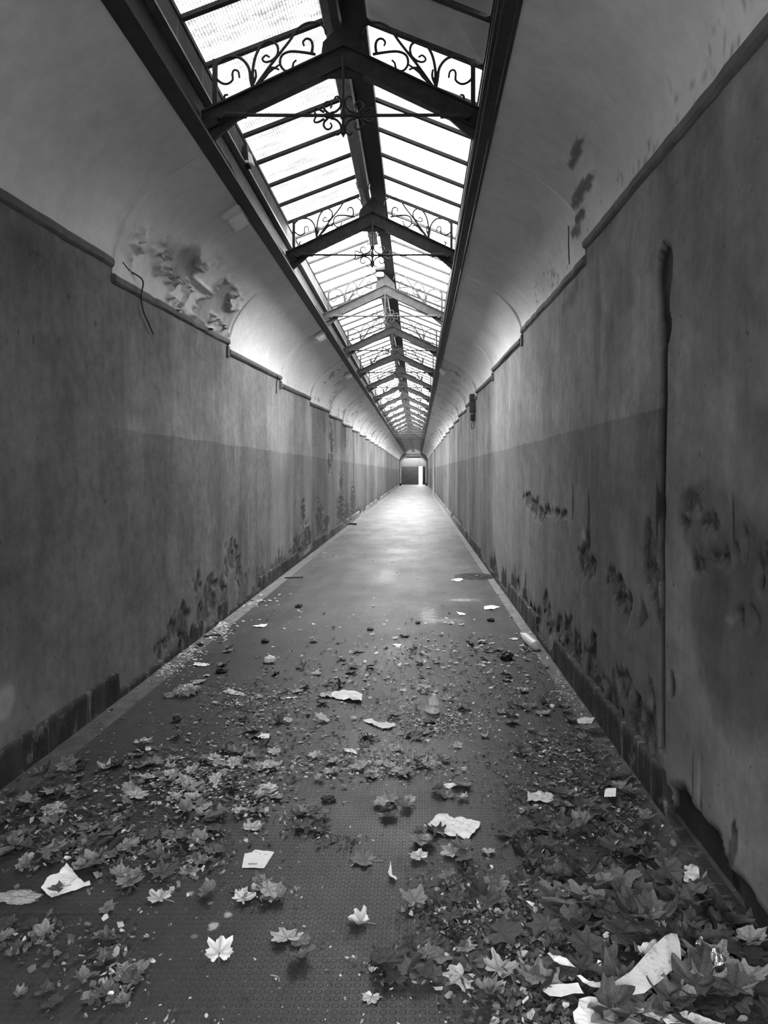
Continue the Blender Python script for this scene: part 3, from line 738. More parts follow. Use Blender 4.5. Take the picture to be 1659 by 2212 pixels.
bm = bmesh.new(); box(bm, -30, 30, YP+.3, 140, -.3, -.02); tag(obj('ground', bm, M['concrete']), kind='structure')
# pilaster where the corridor is joined on the right, near the end
bm = bmesh.new(); box(bm, XR-.09, XR+.02, 52.4, 52.8, 0, 3.2); tag(obj('trim_6', bm, M['pale']), kind='structure')

# back end behind the viewer, closed but for an open doorway sized for the fill it lets in
bm = bmesh.new(); DX0, DX1, DZ = -1.15, 1.0, 2.55
box(bm, XL-.3, DX0, YB-.2, YB, -.02, 4.6); box(bm, DX1, XR+.3, YB-.2, YB, -.02, 4.6); box(bm, DX0, DX1, YB-.2, YB, DZ, 4.9)
tag(obj('wall_back', bm, M['trim']), kind='structure')
bm = bmesh.new(); box(bm, -8, 8, -9.2, -9.0, -.1, 4.2); tag(obj('wall_yard_added', bm, M['concrete']), kind='structure')  # unseen wall, added to set how much sky the doorway gets
bm = bmesh.new(); box(bm, -8, 8, -9, YB-.2, -.2, 0); tag(obj('ground_yard_added', bm, M['concrete']), kind='structure')  # unseen pale ground, added to bounce light up onto the near vault

# ------------------------------------------------------------------ lamps, boxes and cables on the walls and vault
def bulkhead(y, side, label, sc=1.0):
    zz = CURB-.05; X0 = -1.53 if side < 0 else .55
    tilt = .95*side*-1
    r = empty('bulkhead_lamp', (X0, y, zz-.012)); r.rotation_euler = (0, -side*-.62, 0); tag(r, label, 'lamp', 'square lamps on the vault')
    bm = bmesh.new(); box(bm, -.085, .085, -.15, .15, -.035, .02); bmesh.ops.bevel(bm, geom=bm.edges[:], offset=.008, segments=2, affect='EDGES'); obj('housing', bm, M['pale'], r)
    bm = bmesh.new(); box(bm, -.07, .07, -.13, .13, -.065, -.035); bmesh.ops.bevel(bm, geom=bm.edges[:], offset=.012, segments=2, affect='EDGES'); obj('diffuser', bm, M['white_metal'], r)
bulkhead(6.2, -1, 'square white bulkhead lamp on the left vault before the second truss')
bulkhead(11.6, -1, 'small white lamp on the left vault beside the third truss')
bulkhead(16.3, -1, 'small lamp on the left vault near the fifth truss')
bulkhead(15.6, 1, 'small lamp on the right vault near the fifth truss')
r = empty('reflector_lamp', (-1.39, 6.05, 4.12)); tag(r, 'small lamp with white reflector hung on the left skylight beam', 'lamp')
bm = bmesh.new(); prism(bm, [(-.03, .12), (.0, .16), (.02, -.02), (-.02, -.02)], -.05, .05); obj('bracket', bm, M['iron_black'], r)
bm = bmesh.new(); lathe(bm, [(.01, .10), (.03, .08), (.055, .0), (.05, -.01)], 16); obj('reflector', bm, M['white_metal'], r)

def cable(name, pts, rad, label, cat='cable', n=5, mat='cable'):
    bm = bmesh.new(); tube(bm, smooth_path(pts, n), rad, 6); bmesh.ops.recalc_face_normals(bm, faces=bm.faces)
    return tag(obj(name, bm, M[mat], smooth=True), label, cat)
def WLp(px, py, off=.02): a = XL/(px-VX); return (XL+off, a*F, EYE+(VY-py)*a)
def WRp(px, py, off=.02): a = XR/(px-VX); return (XR-off, a*F, EYE+(VY-py)*a)
cable('hanging_cable', [WLp(258, 566), WLp(275, 585), WLp(294, 606, .05), WLp(299, 640), WLp(304, 672), WLp(316, 700), WLp(326, 722)], .006,
      'thin loose cable drooping from the cornice down the left wall')
cable('short_cable', [WLp(594, 812, .045), WLp(595, 826), WLp(594, 850)], .008, 'short cable end hanging below the left cornice in the light')
cable('vault_cable', [(1.075, 5.30, 3.44), (1.083, 5.30, 3.33), (1.083, 5.30, 3.22), (1.088, 5.30, 3.09)], .004, 'thin upright cable crossing the right vault above the cornice step')
cable('beam_cable', [(.40, 1.5+i*.9, CURB-.03-.012*math.sin(i*2.1)) for i in range(14)], .008, 'thin cable clipped along the right skylight beam')
cable('left_beam_cable', [(-1.385, 4.6+i*.7, CURB+.04+.03*math.sin(i*1.7)) for i in range(14)], .007, 'thin sagging cable along the left skylight beam').name = 'beam_cable'
# junction box with a looped cable on the right wall
jy = XR/(1027-VX)*F; jz = EYE+(VY-875)*XR/(1027-VX)
r = empty('junction_box', (XR-.03, jy, jz)); tag(r, 'tall dark electrical box high on the right wall beyond the bright gap', 'electrical box')
bm = bmesh.new(); box(bm, -.09, .03, -.06, .06, -.16, .22); bmesh.ops.bevel(bm, geom=bm.edges[:], offset=.01, segments=2, affect='EDGES'); obj('cabinet', bm, M['board'], r)
bm = bmesh.new(); box(bm, -.07, .02, -.05, .05, -.32, -.18); bmesh.ops.bevel(bm, geom=bm.edges[:], offset=.008, segments=1, affect='EDGES'); obj('switch', bm, M['iron'], r)
bm = bmesh.new(); tube(bm, smooth_path([(-.02, 0, -.30), (-.05, 0, -.40), (-.045, 0, -.48), (-.01, 0, -.46), (.0, 0, -.36), (.005, 0, -.2), (.01, 0, .2)], 5), .008, 6); obj('wire', bm, M['cable'], r)
# round drain cover
gx, gy = G(1030, 1245)
r = empty('drain_cover', (gx-.02, gy, .001)); tag(r, 'round dark metal drain cover by the right wall', 'drain cover')
bm = bmesh.new(); lathe(bm, [(.29, 0), (.29, .006), (.25, .008), (.245, .003), (.20, .003), (.195, .009), (.12, .009), (.115, .003), (.07, .003), (.065, .01), (.01, .01)], 40); obj('lid', bm, M['iron_black'], r)
bm = bmesh.new(); lathe(bm, [(.33, 0), (.33, .004), (.295, .005), (.294, 0)], 40); obj('rim', bm, M['iron'], r)

# ------------------------------------------------------------------ leaves
def leaf_outline(rs, teeth=.05):
    lob = [(-142, .38), (-118, .30), (-62, .80), (-40, .46), (-14+rs.uniform(-5, 5), 1.0-rs.uniform(0, .1))]
    lobes = [(90, 1.0), (90-24, .66), (90-47, .95), (90-72, .63), (90-97, .80), (90-122, .56), (90-146, .55), (90-170, .22)]
    right = []
    for i, (a, r_) in enumerate(lobes):
        a += rs.uniform(-4, 4) if i else 0; r_ *= rs.uniform(.9, 1.1); right.append((a, r_))
        if i < len(lobes)-1:
            a2, r2 = lobes[i+1]
            for t in (.35, .7):
                right.append((a+(a2-a)*t+rs.uniform(-2, 2), (r_+(r2-r_)*t)*(1+rs.choice([-1, 1])*teeth*1.9)*(1.0 if i % 2 else .92)))
    left = [(180-a, r_*rs.uniform(.88, 1.1)) for a, r_ in right[1:]][::-1]
    pts = left+right
    return [(r_*math.cos(math.radians(a)), r_*math.sin(math.radians(a))) for a, r_ in pts]
def leaf_mesh(name, mat, seed, size=.07, curl=.5, stem=True, rings=(.33, .62, .84, 1.0), fold=0.0):
    rs = np.random.RandomState(seed); ol = leaf_outline(rs); n = len(ol); verts = [(0, 0, 0)]; vein = [1.0]
    for f in rings:
        for x, y in ol: verts.append((x*f, y*f, 0)); 
    ax = [math.radians(a) for a in (90, 42, -10, 138, 190)]
    for v in verts[1:]:
        r_ = math.hypot(v[0], v[1]); th = math.atan2(v[1], v[0]); dmin = min(abs(r_*math.sin(th-a)) if math.cos(th-a) > 0 else 9 for a in ax); vein.append(max(0, 1-dmin/.09))
    ph = rs.uniform(0, 6.28, 4); k1 = rs.uniform(.5, 1.5)*curl; k2 = rs.uniform(.2, 1.1)*curl; out = []
    bend = rs.uniform(-.3, .3)
    for i, (x, y, z) in enumerate(verts):
        r_ = math.hypot(x, y); th = math.atan2(y, x)
        z = k1*.20*r_*r_+.07*curl*math.sin(3*th+ph[0])*r_+.11*curl*math.sin(5*th+ph[1])*r_**2+.06*curl*math.sin(11*th+ph[2])*r_**3-.05*vein[i]*(r_ > 0)*curl
        a = k2*x*1.2+bend*y                                        # roll the blade about its midrib
        z += .18*k2*(x*x)+fold*abs(x)
        x = x*(1-.25*min(1, k2)*abs(x)); y = y*(1-.12*k1*max(0, y))
        out.append([x*size, y*size, z*size])
    zmin = min(v[2] for v in out)
    for v in out: v[2] -= zmin-.002
    faces = []
    for i in range(n-1): faces.append((0, 1+i, 2+i))
    for r_ in range(len(rings)-1):
        a, b = 1+r_*n, 1+(r_+1)*n
        for i in range(n-1): faces.append((a+i, b+i, b+i+1, a+i+1))
    if stem:
        b0 = len(out); L_ = rs.uniform(.5, .9)*size; cv = rs.uniform(-.3, .3); z0 = out[0][2]
        for j in range(5):
            t = j/4; px, py, pz = cv*t*t*L_, -t*L_, z0+(.002-z0)*t
            for q in range(3): a = 2*PI*q/3; out.append([px+math.cos(a)*.0013, py, pz+math.sin(a)*.0013+.0013]); vein.append(.6)
        for j in range(4):
            for q in range(3): a = b0+j*3; faces.append((a+q, a+(q+1) % 3, a+3+(q+1) % 3, a+3+q))
    me = bpy.data.meshes.new(name); me.from_pydata(out, [], faces); me.update()
    for p in me.polygons: p.use_smooth = True
    add_attr(me, 'vein', vein); me.materials.append(M[mat]); return me
LV = {}
for i, (mt, cnt) in enumerate([('leaf_pale', 7), ('leaf_dark', 7), ('leaf_mid', 7), ('leaf_bright', 3)]):
    LV[mt] = [leaf_mesh('dry_leaf', mt, 100*i+j, 1.0, [.35, .6, .9, 1.2, .5, 1.6, .8][j]) for j in range(cnt)]
def inside(x, y, m=.05): return XL+m+.03 < x < XR-m-.03
def put_leaf(me, x, y, z, size, label, group, tilt=.25):
    o = bpy.data.objects.new('dry_leaf', me); C.objects.link(o); o.scale = (size,)*3
    o.rotation_euler = (random.gauss(0, tilt), random.gauss(0, tilt), random.uniform(0, 2*PI)); o.location = (x, y, z)
    # rest its lowest point on the floor
    m3 = o.rotation_euler.to_matrix(); lo = min((m3 @ v.co).z for v in me.vertices)*size
    o.location.z = z-lo+.001
    tag(o, label, 'leaf', group); return o
# (centre px, spread px, whole leaves, material weights, size, stacking height, region)
REG = {'rc': ('dry plane leaf in the dark heap filling the bottom right corner', 'leaves heaped in the bottom right corner'),
       'rw': ('dull dry plane leaf banked along the foot of the right wall', 'leaves banked along the right wall'),
       'lb': ('dry plane leaf in the drift near the left wall', 'leaves drifted near the left wall'),
       'lf': ('dry plane leaf in the small patches at the bottom left', 'leaves in patches at the bottom left'),
       'mid': ('crisp dry plane leaf scattered across the middle of the corridor floor', 'leaves scattered in the middle of the floor'),
       'far': ('small-looking dry leaf scattered on the floor beyond the crumpled papers', 'leaves on the farther floor'),
       'fg': ('dry plane leaf in the loose clusters at the bottom centre', 'leaves in clusters at the bottom centre')}
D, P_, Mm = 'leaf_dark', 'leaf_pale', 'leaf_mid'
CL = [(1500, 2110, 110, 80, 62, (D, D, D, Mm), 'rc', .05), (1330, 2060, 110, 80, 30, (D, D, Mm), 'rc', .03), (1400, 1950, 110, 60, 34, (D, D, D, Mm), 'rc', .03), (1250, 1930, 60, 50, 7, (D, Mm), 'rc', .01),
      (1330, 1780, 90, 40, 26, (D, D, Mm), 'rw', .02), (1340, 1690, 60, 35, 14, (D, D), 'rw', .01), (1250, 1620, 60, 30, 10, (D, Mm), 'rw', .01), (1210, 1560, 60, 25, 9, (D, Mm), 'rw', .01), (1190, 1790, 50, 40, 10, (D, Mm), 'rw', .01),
      (130, 1760, 90, 60, 34, (D, D, Mm), 'lb', .01), (420, 1690, 110, 30, 40, (Mm, P_, P_), 'lb', .01), (300, 1850, 110, 40, 26, (D, Mm, Mm), 'lb', .01), (120, 1850, 90, 30, 12, (D, Mm), 'lb', .01), (430, 1760, 60, 18, 9, (P_, Mm), 'lb', .01), (250, 1650, 120, 20, 12, (D, Mm), 'lb', .0),
      (245, 2085, 36, 56, 18, (Mm, D, Mm), 'lf', .006), (70, 2030, 55, 20, 9, (D, Mm), 'lf', .01), (60, 2180, 50, 30, 3, (Mm, D), 'lf', 0),
      (760, 1655, 110, 16, 16, (P_, P_, Mm), 'mid', .01), (880, 1740, 90, 20, 8, (Mm, P_, D), 'mid', .01), (980, 1830, 50, 20, 8, (Mm, P_), 'mid', .01), (690, 1780, 40, 25, 5, (D, Mm), 'mid', .01), (1010, 1960, 60, 40, 14, (Mm, D, D), 'mid', .02), (1150, 1900, 40, 30, 6, (Mm, D), 'mid', .01),
      (580, 1935, 25, 20, 6, (Mm, P_), 'fg', .01), (870, 2095, 45, 20, 9, (D, Mm, D), 'fg', .02), (1010, 2090, 40, 30, 5, (Mm, P_), 'fg', .01), (620, 2050, 30, 12, 3, (Mm, P_), 'fg', 0),
      (900, 1450, 150, 35, 18, (P_, P_, D), 'far', .0), (960, 1390, 120, 16, 10, (P_, D), 'far', 0), (600, 1490, 140, 40, 13, (Mm, D, P_), 'far', 0), (1100, 1430, 50, 25, 8, (D, D, Mm), 'far', 0), (560, 1580, 160, 30, 15, (Mm, D, P_), 'far', 0), (920, 1590, 110, 30, 14, (P_, Mm), 'far', 0), (520, 1400, 90, 25, 7, (D, Mm), 'far', 0), (1130, 1510, 70, 25, 9, (D, Mm), 'far', 0)]
KEEP = [(1400, 2095, 105, 58), (977, 1783, 72, 36), (557, 1855, 50, 32), (137, 1905, 62, 40), (1318, 1723, 24, 16), (1167, 1726, 42, 16), (745, 1505, 50, 14), (1215, 2148, 52, 24), (1495, 1893, 30, 24), (1545, 2092, 36, 28),
        (474, 2060, 62, 40), (779, 1992, 60, 34), (803, 2154, 38, 26), (1026, 2085, 60, 34), (1078, 2098, 45, 30), (1310, 2180, 80, 34), (1178, 1400, 24, 20), (934, 1530, 28, 26), (820, 1565, 42, 12), (848, 1885, 22, 24), (1215, 2070, 45, 22), (908, 1852, 40, 26), (235, 1822, 40, 18)]
def clear(px, py): return any(((px-a)/c)**2+((py-b)/d)**2 < 1 for a, b, c, d in KEEP)
cand = []
for (cx, cy, sx, sy, n, mats, reg, h) in CL:
    k = 0; tries = 0
    while k < n and tries < n*20:
        tries += 1; px, py = random.gauss(cx, sx), random.gauss(cy, sy)
        if py > 2300 or py < 1290: continue
        x, y = G(px, py)
        if not inside(x, y, .04) or clear(px, py): continue
        cand.append((y, x, random.choice(mats), reg, random.uniform(.35, 1.0)**1.0*h, random.uniform(.035, .055) if reg == 'lf' else random.uniform(.045, .08) if reg not in ('rc',) else random.uniform(.07, .112))); k += 1
MARKS = [((975, 1783), 'the big white crumpled sheet'), ((557, 1855), 'the small printed paper'), ((137, 1905), 'the torn paper on the left'), ((750, 1505), 'the flat white wrapper'), ((820, 1565), 'the torn paper strip'),
         ((934, 1535), 'the crushed clear cup'), ((405, 1495), 'the cloudy plastic bag'), ((583, 1428), 'the white paper ball'), ((1188, 1408), 'the plastic bottle'), ((1167, 1725), 'the crushed pale packet'), ((1318, 1723), 'the two-mark card'),
         ((1495, 1893), 'the square grey wrapper'), ((1400, 2095), 'the mottled card strip'), ((1545, 2090), 'the shiny foil wrapper'), ((1215, 2140), 'the white card scrap'), ((235, 1822), 'the dark tubes'), ((474, 2050), 'the large pale curled leaf'), ((779, 1990), 'the lone rolled leaf'),
         ((803, 2150), 'the small five-pointed leaf'), ((1065, 1912), 'the clear-veined broad leaf'), ((1018, 2085), 'the broad brown leaf'), ((115, 1750), 'the plastic lump'), ((1250, 1557), 'the pale scrap by the wall'), ((843, 1728), 'the large flat leaf'), ((1230, 1922), 'the little crumpled wrapper'), ((410, 1745), 'the bright jagged leaf'), ((1326, 2186), 'the big smooth leaf'), ((908, 1852), 'the bright leaf near centre')]
def leaf_label(x, y, mt, sz):
    best = min(MARKS, key=lambda m: math.hypot(G(*m[0])[0]-x, G(*m[0])[1]-y)); bx_, by_ = G(*best[0]); dx, dy = x-bx_, y-by_
    far = math.hypot(dx, dy); how = 'just ' if far < .22 else ('a little ' if far < .5 else 'well ')
    if abs(dx) > abs(dy)*1.6: rel = 'left of' if dx < 0 else 'right of'
    elif abs(dy) > abs(dx)*1.6: rel = 'behind' if dy > 0 else 'in front of'
    else: rel = ('left' if dx < 0 else 'right')+' and '+('behind' if dy > 0 else 'in front of')
    return '%s %s dry leaf, %s%s %s' % ('small' if sz < .055 else ('mid-sized' if sz < .078 else 'broad'), {'leaf_dark': 'dark', 'leaf_mid': 'brown', 'leaf_pale': 'paler', 'leaf_bright': 'bright'}[mt], how, rel, best[1])
cand.sort(key=lambda c: (c[0]/c[5]))          # those that show largest first
LG = {}
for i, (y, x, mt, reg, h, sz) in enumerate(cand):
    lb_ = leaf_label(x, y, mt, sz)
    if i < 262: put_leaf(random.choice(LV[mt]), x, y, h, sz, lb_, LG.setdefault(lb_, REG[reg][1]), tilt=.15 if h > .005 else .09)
rest = cand[262:]
# whole leaves too small and too many to set out one by one
vs, fs, vn_, mi = [], [], [], []
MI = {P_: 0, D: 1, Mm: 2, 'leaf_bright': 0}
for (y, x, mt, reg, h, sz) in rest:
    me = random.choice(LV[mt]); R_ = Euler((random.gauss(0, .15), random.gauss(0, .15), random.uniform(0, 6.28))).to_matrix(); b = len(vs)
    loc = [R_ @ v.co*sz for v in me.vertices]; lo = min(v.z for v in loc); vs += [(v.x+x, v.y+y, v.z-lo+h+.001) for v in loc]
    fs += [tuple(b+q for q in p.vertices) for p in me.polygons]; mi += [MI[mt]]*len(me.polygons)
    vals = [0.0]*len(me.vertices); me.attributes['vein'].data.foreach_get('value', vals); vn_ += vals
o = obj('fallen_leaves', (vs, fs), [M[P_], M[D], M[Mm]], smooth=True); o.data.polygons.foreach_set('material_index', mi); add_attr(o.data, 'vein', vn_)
tag(o, 'thin spread of small dry leaves over the farther floor', 'leaves', kind='stuff')

# crumbled leaf fragments
def fragments(name, specs, mats, label, cat, seed, zmax=.012):
    rs = np.random.RandomState(seed); vs, fs, mi = [], [], []
    for (cx, cy, sx, sy, n, wts, s0, s1) in specs:
        k = 0; tr = 0; n = int(n*.72)
        while k < n and tr < n*12:
            tr += 1
            if sx < 0: px, py = rs.uniform(cx, cy), rs.uniform(-sx, sy)
            else: px, py = rs.normal(cx, sx), rs.normal(cy, sy)
            if py < 1180 or py > 2290 or (clear(px, py) and rs.rand() < .93): continue
            x, y = G(px, py)
            if not (XL+.03 < x < XR-.03): continue
            k += 1; s_ = rs.uniform(s0, s1)*(1+.25*(y > 6)); m = rs.randint(4, 7); a0 = rs.uniform(0, 6.28); b = len(vs); tl = rs.normal(0, .4 if y < 3.5 else .16, 2); z0 = rs.uniform(.0, zmax)
            ex = rs.uniform(.45, 1); ps = []
            for j in range(m):
                a = j*2*PI/m+rs.uniform(-.3, .3); r_ = s_*rs.uniform(.45, 1.1); u, v = r_*math.cos(a), r_*math.sin(a)*ex
                ps.append((x+u*math.cos(a0)-v*math.sin(a0), y+u*math.sin(a0)+v*math.cos(a0), u*tl[0]+v*tl[1]+rs.uniform(-.1, .25)*s_))
            lo = min(p[2] for p in ps); c_ = (x, y, z0+.001-lo+rs.uniform(-.2, .35)*s_)
            c_ = (c_[0], c_[1], max(.001, c_[2]))
            vs.append(c_); vs += [(p[0], p[1], p[2]-lo+z0+.001) for p in ps]
            for j in range(m): fs.append((b, b+1+j, b+1+(j+1) % m)); mi.append(0)
            w_ = rs.choice(len(mats), p=wts); mi[-m:] = [int(w_)]*m
    o = obj(name, (vs, fs), [M[q] for q in mats]); o.data.polygons.foreach_set('material_index', mi); o.data.update()
    tag(o, label, cat, kind='stuff'); return o
MF = (P_, D, Mm, 'leaf_bright')
a_ = (.2, .35, .37, .08); b_ = (.06, .6, .32, .02); c_ = (.4, .15, .3, .15)
fragments('leaf_litter', [(140, 1780, 120, 60, 1300, b_, .006, .02), (430, 1690, 110, 30, 1300, c_, .005, .02), (330, 1830, 110, 40, 1100, a_, .005, .018), (560, 1745, 60, 20, 200, a_, .006, .02),
    (245, 2090, 40, 55, 260, a_, .005, .018), (80, 2040, 60, 30, 150, b_, .006, .02), (780, 1650, 120, 18, 700, c_, .006, .02), (930, 1555, 60, 22, 1500, c_, .005, .016), (870, 1660, 60, 14, 420, c_, .005, .014),
    (920, 1450, 150, 35, 600, c_, .008, .03), (950, 1400, 120, 14, 200, c_, .01, .03), (560, 1520, 60, 20, 700, c_, .006, .02), (600, 1500, 160, 45, 500, a_, .008, .025), (540, 1600, 170, 35, 700, a_, .006, .022),
    (1130, 1500, 90, 30, 500, a_, .006, .022), (1250, 1640, 90, 40, 1200, b_, .005, .02), (1160, 1620, 60, 20, 500, a_, .005, .015), (1180, 1720, 60, 20, 900, b_, .005, .014), (1330, 1740, 80, 60, 1000, b_, .006, .022),
    (1170, 1790, 50, 25, 800, b_, .004, .012), (1000, 1960, 60, 40, 1700, b_, .005, .016), (1120, 1990, 80, 50, 1300, b_, .006, .02), (1200, 2130, 90, 70, 1800, b_, .005, .02), (1400, 2000, 130, 90, 1200, b_, .008, .024),
    (660, 1790, 30, 18, 120, a_, .005, .016), (730, 1820, 30, 10, 120, b_, .005, .014), (560, 1930, 40, 15, 220, a_, .004, .013), (870, 2090, 60, 22, 220, a_, .005, .016), (780, 1130, 18, 5, 380, (0, .9, .1, 0), .02, .07),
    (100, 1550, -1300, 2290, 1300, b_, .003, .011), (100, 1500, -1600, 2290, 300, c_, .002, .007), (500, 1100, -1190, 1350, 70, a_, .01, .03)], MF,
    'crumbled brown leaf fragments strewn over the studded floor', 'leaf litter', 5)
fragments('plaster_crumbs', [(470, 1360, 16, 10, 260, (1, 0), .006, .028), (400, 1410, 18, 12, 220, (1, 0), .005, .02), (350, 1440, 16, 12, 200, (1, 0), .004, .018), (560, 1300, 30, 10, 60, (1, 0), .006, .03), (690, 1195, 14, 6, 60, (1, 0), .008, .03),
    (380, 1450, 30, 20, 120, (1, 0), .004, .014), (1150, 1390, 8, 12, 90, (1, 0), .006, .022), (1215, 1470, 8, 20, 120, (1, 0), .005, .018), (1250, 1540, 12, 25, 70, (1, 0), .004, .015), (700, 1350, 150, 18, 60, (1, 0), .008, .03),
    (300, 1350, -1350, 2250, 420, (1, 0), .0025, .008)], ('stone', 'paper'), 'white plaster crumbs along the walls and over the floor', 'debris', 9, .003)

# named leaves that stand out
def hero(px, py, size, mt, seed, curl, rot, label, tilt=(0, 0), fold=0.0, z=0.0):
    x, y = G(px, py, z); r = empty('plane_leaf', (x, y, z)); r.rotation_euler = (tilt[0], tilt[1], rot); tag(r, label, 'leaf')
    me = leaf_mesh('blade', mt, seed, size, curl, stem=False, fold=fold); b = bpy.data.objects.new('blade', me); C.objects.link(b); b.parent = r
    bm = bmesh.new(); z0 = me.vertices[0].co.z
    tube(bm, smooth_path([(0, 0, z0), (.01*size, -.3*size, z0+.002), (.1*size, -.95*size, .004)], 4), .0016, 6); obj('stem', bm, M['leaf_mid'], r, smooth=True)
    bpy.context.view_layer.update()
    lo = min((r.rotation_euler.to_matrix() @ v.co).z for v in me.vertices); r.location.z = z-lo+.001
    return r
hero(474, 2066, .068, 'leaf_bright', 501, 1.0, .15, 'large pale plane leaf standing on its curled edge near the bottom left', tilt=(.45, 0), fold=-.15)
hero(779, 1994, .062, 'leaf_bright', 512, 1.2, 1.3, 'single pale rolled leaf lying alone in the bare middle of the floor', fold=.2)
hero(803, 2154, .042, 'leaf_bright', 513, .4, 2.9, 'small five-pointed leaf alone at the bottom centre')
hero(1018, 2085, .085, 'leaf_mid', 514, .6, .4, 'broad brown plane leaf left of the curled one near the bottom')
hero(1078, 2098, .075, 'leaf_pale', 515, 1.1, -.7, 'curled veined plane leaf right beside the broad brown one')
hero(905, 1852, .062, 'leaf_bright', 516, .6, .6, 'bright plane leaf right of the thin paper shard', z=.012)
hero(586, 1717, .062, 'leaf_bright', 517, .7, 2.8, 'bright star-shaped leaf on the left of the middle floor')
hero(983, 1845, .075, 'leaf_pale', 518, .8, .2, 'large folded plane leaf just below the big white sheet', z=.008)
hero(843, 1728, .085, 'leaf_mid', 519, .7, 1.2, 'large flat leaf pair-mate in the middle left of the big white sheet')
hero(545, 1790, .072, 'leaf_pale', 520, .7, -.3, 'pale plane leaf above the small printed paper')
hero(1065, 1912, .082, 'leaf_mid', 521, .5, .1, 'broad plane leaf with clear veins above the right litter patch', z=.015)
hero(790, 1860, .08, 'leaf_mid', 522, .5, 1.4, 'broad brown leaf left of the thin paper shard')
hero(945, 1797, .06, 'leaf_dark', 523, 1.2, .5, 'dark curled leaf lying on the lower edge of the big white sheet', z=.012)
hero(1326, 2186, .10, 'leaf_mid', 524, .35, 3.0, 'big smooth leaf lying over white paper at the bottom edge', z=.05)
hero(695, 1795, .065, 'leaf_dark', 525, 1.4, .9, 'dark spiky curled leaf left of centre in the middle floor')
hero(275, 1893, .07, 'leaf_pale', 526, .6, .2, 'pale upright leaf right of the torn paper on the left')
hero(347, 1942, .065, 'leaf_pale', 527, .8, 1.1, 'pale leaf in front of the left litter drift')
hero(408, 1745, .07, 'leaf_bright', 528, .7, 2.4, 'bright jagged leaf in the left drift')
hero(965, 1722, .07, 'leaf_mid', 529, 1.4, .3, 'curled brown leaf just above the big white sheet')
hero(410, 1885, .06, 'leaf_pale', 530, .8, .4, 'pale leaf at the right end of the left drift')

# ------------------------------------------------------------------ papers and rubbish
def sheet(name, pts, label, cat, mat='paper', z=.004, crumple=.012, seed=1, lift=None, cuts=5, parent=None, fr=18):
    cx = sum(p[0] for p in pts)/len(pts); cy = sum(p[1] for p in pts)/len(pts); ox, oy = G(cx, cy, z)
    bm = bmesh.new(); P2 = [G(px, py, z) for px, py in pts]
    bm.faces.new([bm.verts.new((x-ox, y-oy, 0)) for x, y in P2]); bmesh.ops.triangulate(bm, faces=bm.faces[:])
    L_ = max(math.hypot(a[0]-b[0], a[1]-b[1]) for a in P2 for b in P2); tgt = max(L_/26, .006)
    for _ in range(5):
        ed = [e for e in bm.edges if e.calc_length() > tgt*1.5]
        if not ed or len(bm.faces) > 6000: break
        bmesh.ops.subdivide_edges(bm, edges=ed, cuts=1, use_grid_fill=False); bmesh.ops.triangulate(bm, faces=bm.faces[:])
    for v in bm.verts:
        n_ = float(abs(fbm(v.co.x*fr+seed*3.1, v.co.y*fr+seed*7.7, 4)-.5)*2)+.5*float(fbm(v.co.x*fr*.4+seed, v.co.y*fr*.4, 2))
        v.co.z = crumple*n_*1.6
        if lift: v.co.z += lift(v.co.x/L_, v.co.y/L_)*L_
        e = Vector((0, 0)); v.co.x += crumple*.25*(float(fbm(v.co.x*30+seed, v.co.y*30, 2))-.5); 
    lo = min(v.co.z for v in bm.verts)
    for v in bm.verts: v.co.z -= lo
    bmesh.ops.recalc_face_normals(bm, faces=bm.faces)
    bmesh.ops.solidify(bm, geom=bm.faces[:], thickness=.0006)
    o = obj(name, bm, M[mat], parent, smooth=False); o.location = (ox, oy, z)
    if label: tag(o, label, cat)
    return o
S1 = lambda ox, oy, k, pts: [(ox+x/k, oy+y/k) for x, y in pts]
sheet('paper_sheet', S1(500, 1700, 2.765, [(1145, 248), (1180, 220), (1235, 170), (1290, 168), (1330, 200), (1375, 185), (1430, 205), (1486, 218), (1480, 245), (1408, 322), (1350, 300), (1290, 300), (1270, 285), (1200, 270)]),
      'big white crumpled sheet of paper in the middle of the floor', 'paper', crumple=.014, seed=2)
p = empty('printed_paper', (*G(557, 1855), .002)); tag(p, 'small white paper with faint print left of the bare floor', 'paper')
q = sheet('page', S1(500, 1700, 2.765, [(62, 480), (78, 395), (120, 388), (140, 372), (256, 386), (195, 484)]), None, None, crumple=.003, seed=4)
q.parent = p; q.location = (q.location.x-p.location.x, q.location.y-p.location.y, .0)
bm = bmesh.new()      # faint smudges and a line of print
def stroke(px, py, wd, ht, zz=.006):
    x0, y0 = G(px, py); x1, _ = G(px+wd, py); _, y1 = G(px, py-ht); box(bm, x0-p.location.x, x1-p.location.x, y0-p.location.y, y1-p.location.y, zz, zz+.0004)
for i in range(7): stroke(536+i*2.7, 1872, 1.6, 3.2)
stroke(551, 1845, 5, .7); stroke(566, 1842, 7, .6); stroke(560, 1848, 3, 1); stroke(572, 1850, 4, .8)
obj('print', bm, M['ink'], p)
sheet('torn_paper', S1(0, 1600, 2.9625, [(262, 960), (300, 890), (380, 850), (425, 792), (455, 820), (510, 890), (540, 915), (572, 900), (580, 925), (500, 955), (330, 1010)]),
      'torn white paper with a brown leaf on it near the left edge', 'paper', crumple=.010, seed=5)
hero(127, 1920, .045, 'leaf_dark', 541, .8, 2.0, 'brown leaf lying on the torn white paper', z=.022)
sheet('crisp_wrapper', S1(300, 1200, 2.765, [(1150, 820), (1240, 808), (1300, 812), (1335, 850), (1330, 886), (1260, 872), (1180, 858), (1150, 848)]), 'white wrapper lying flat beyond the torn strip of paper', 'wrapper', crumple=.03, seed=6, fr=9)
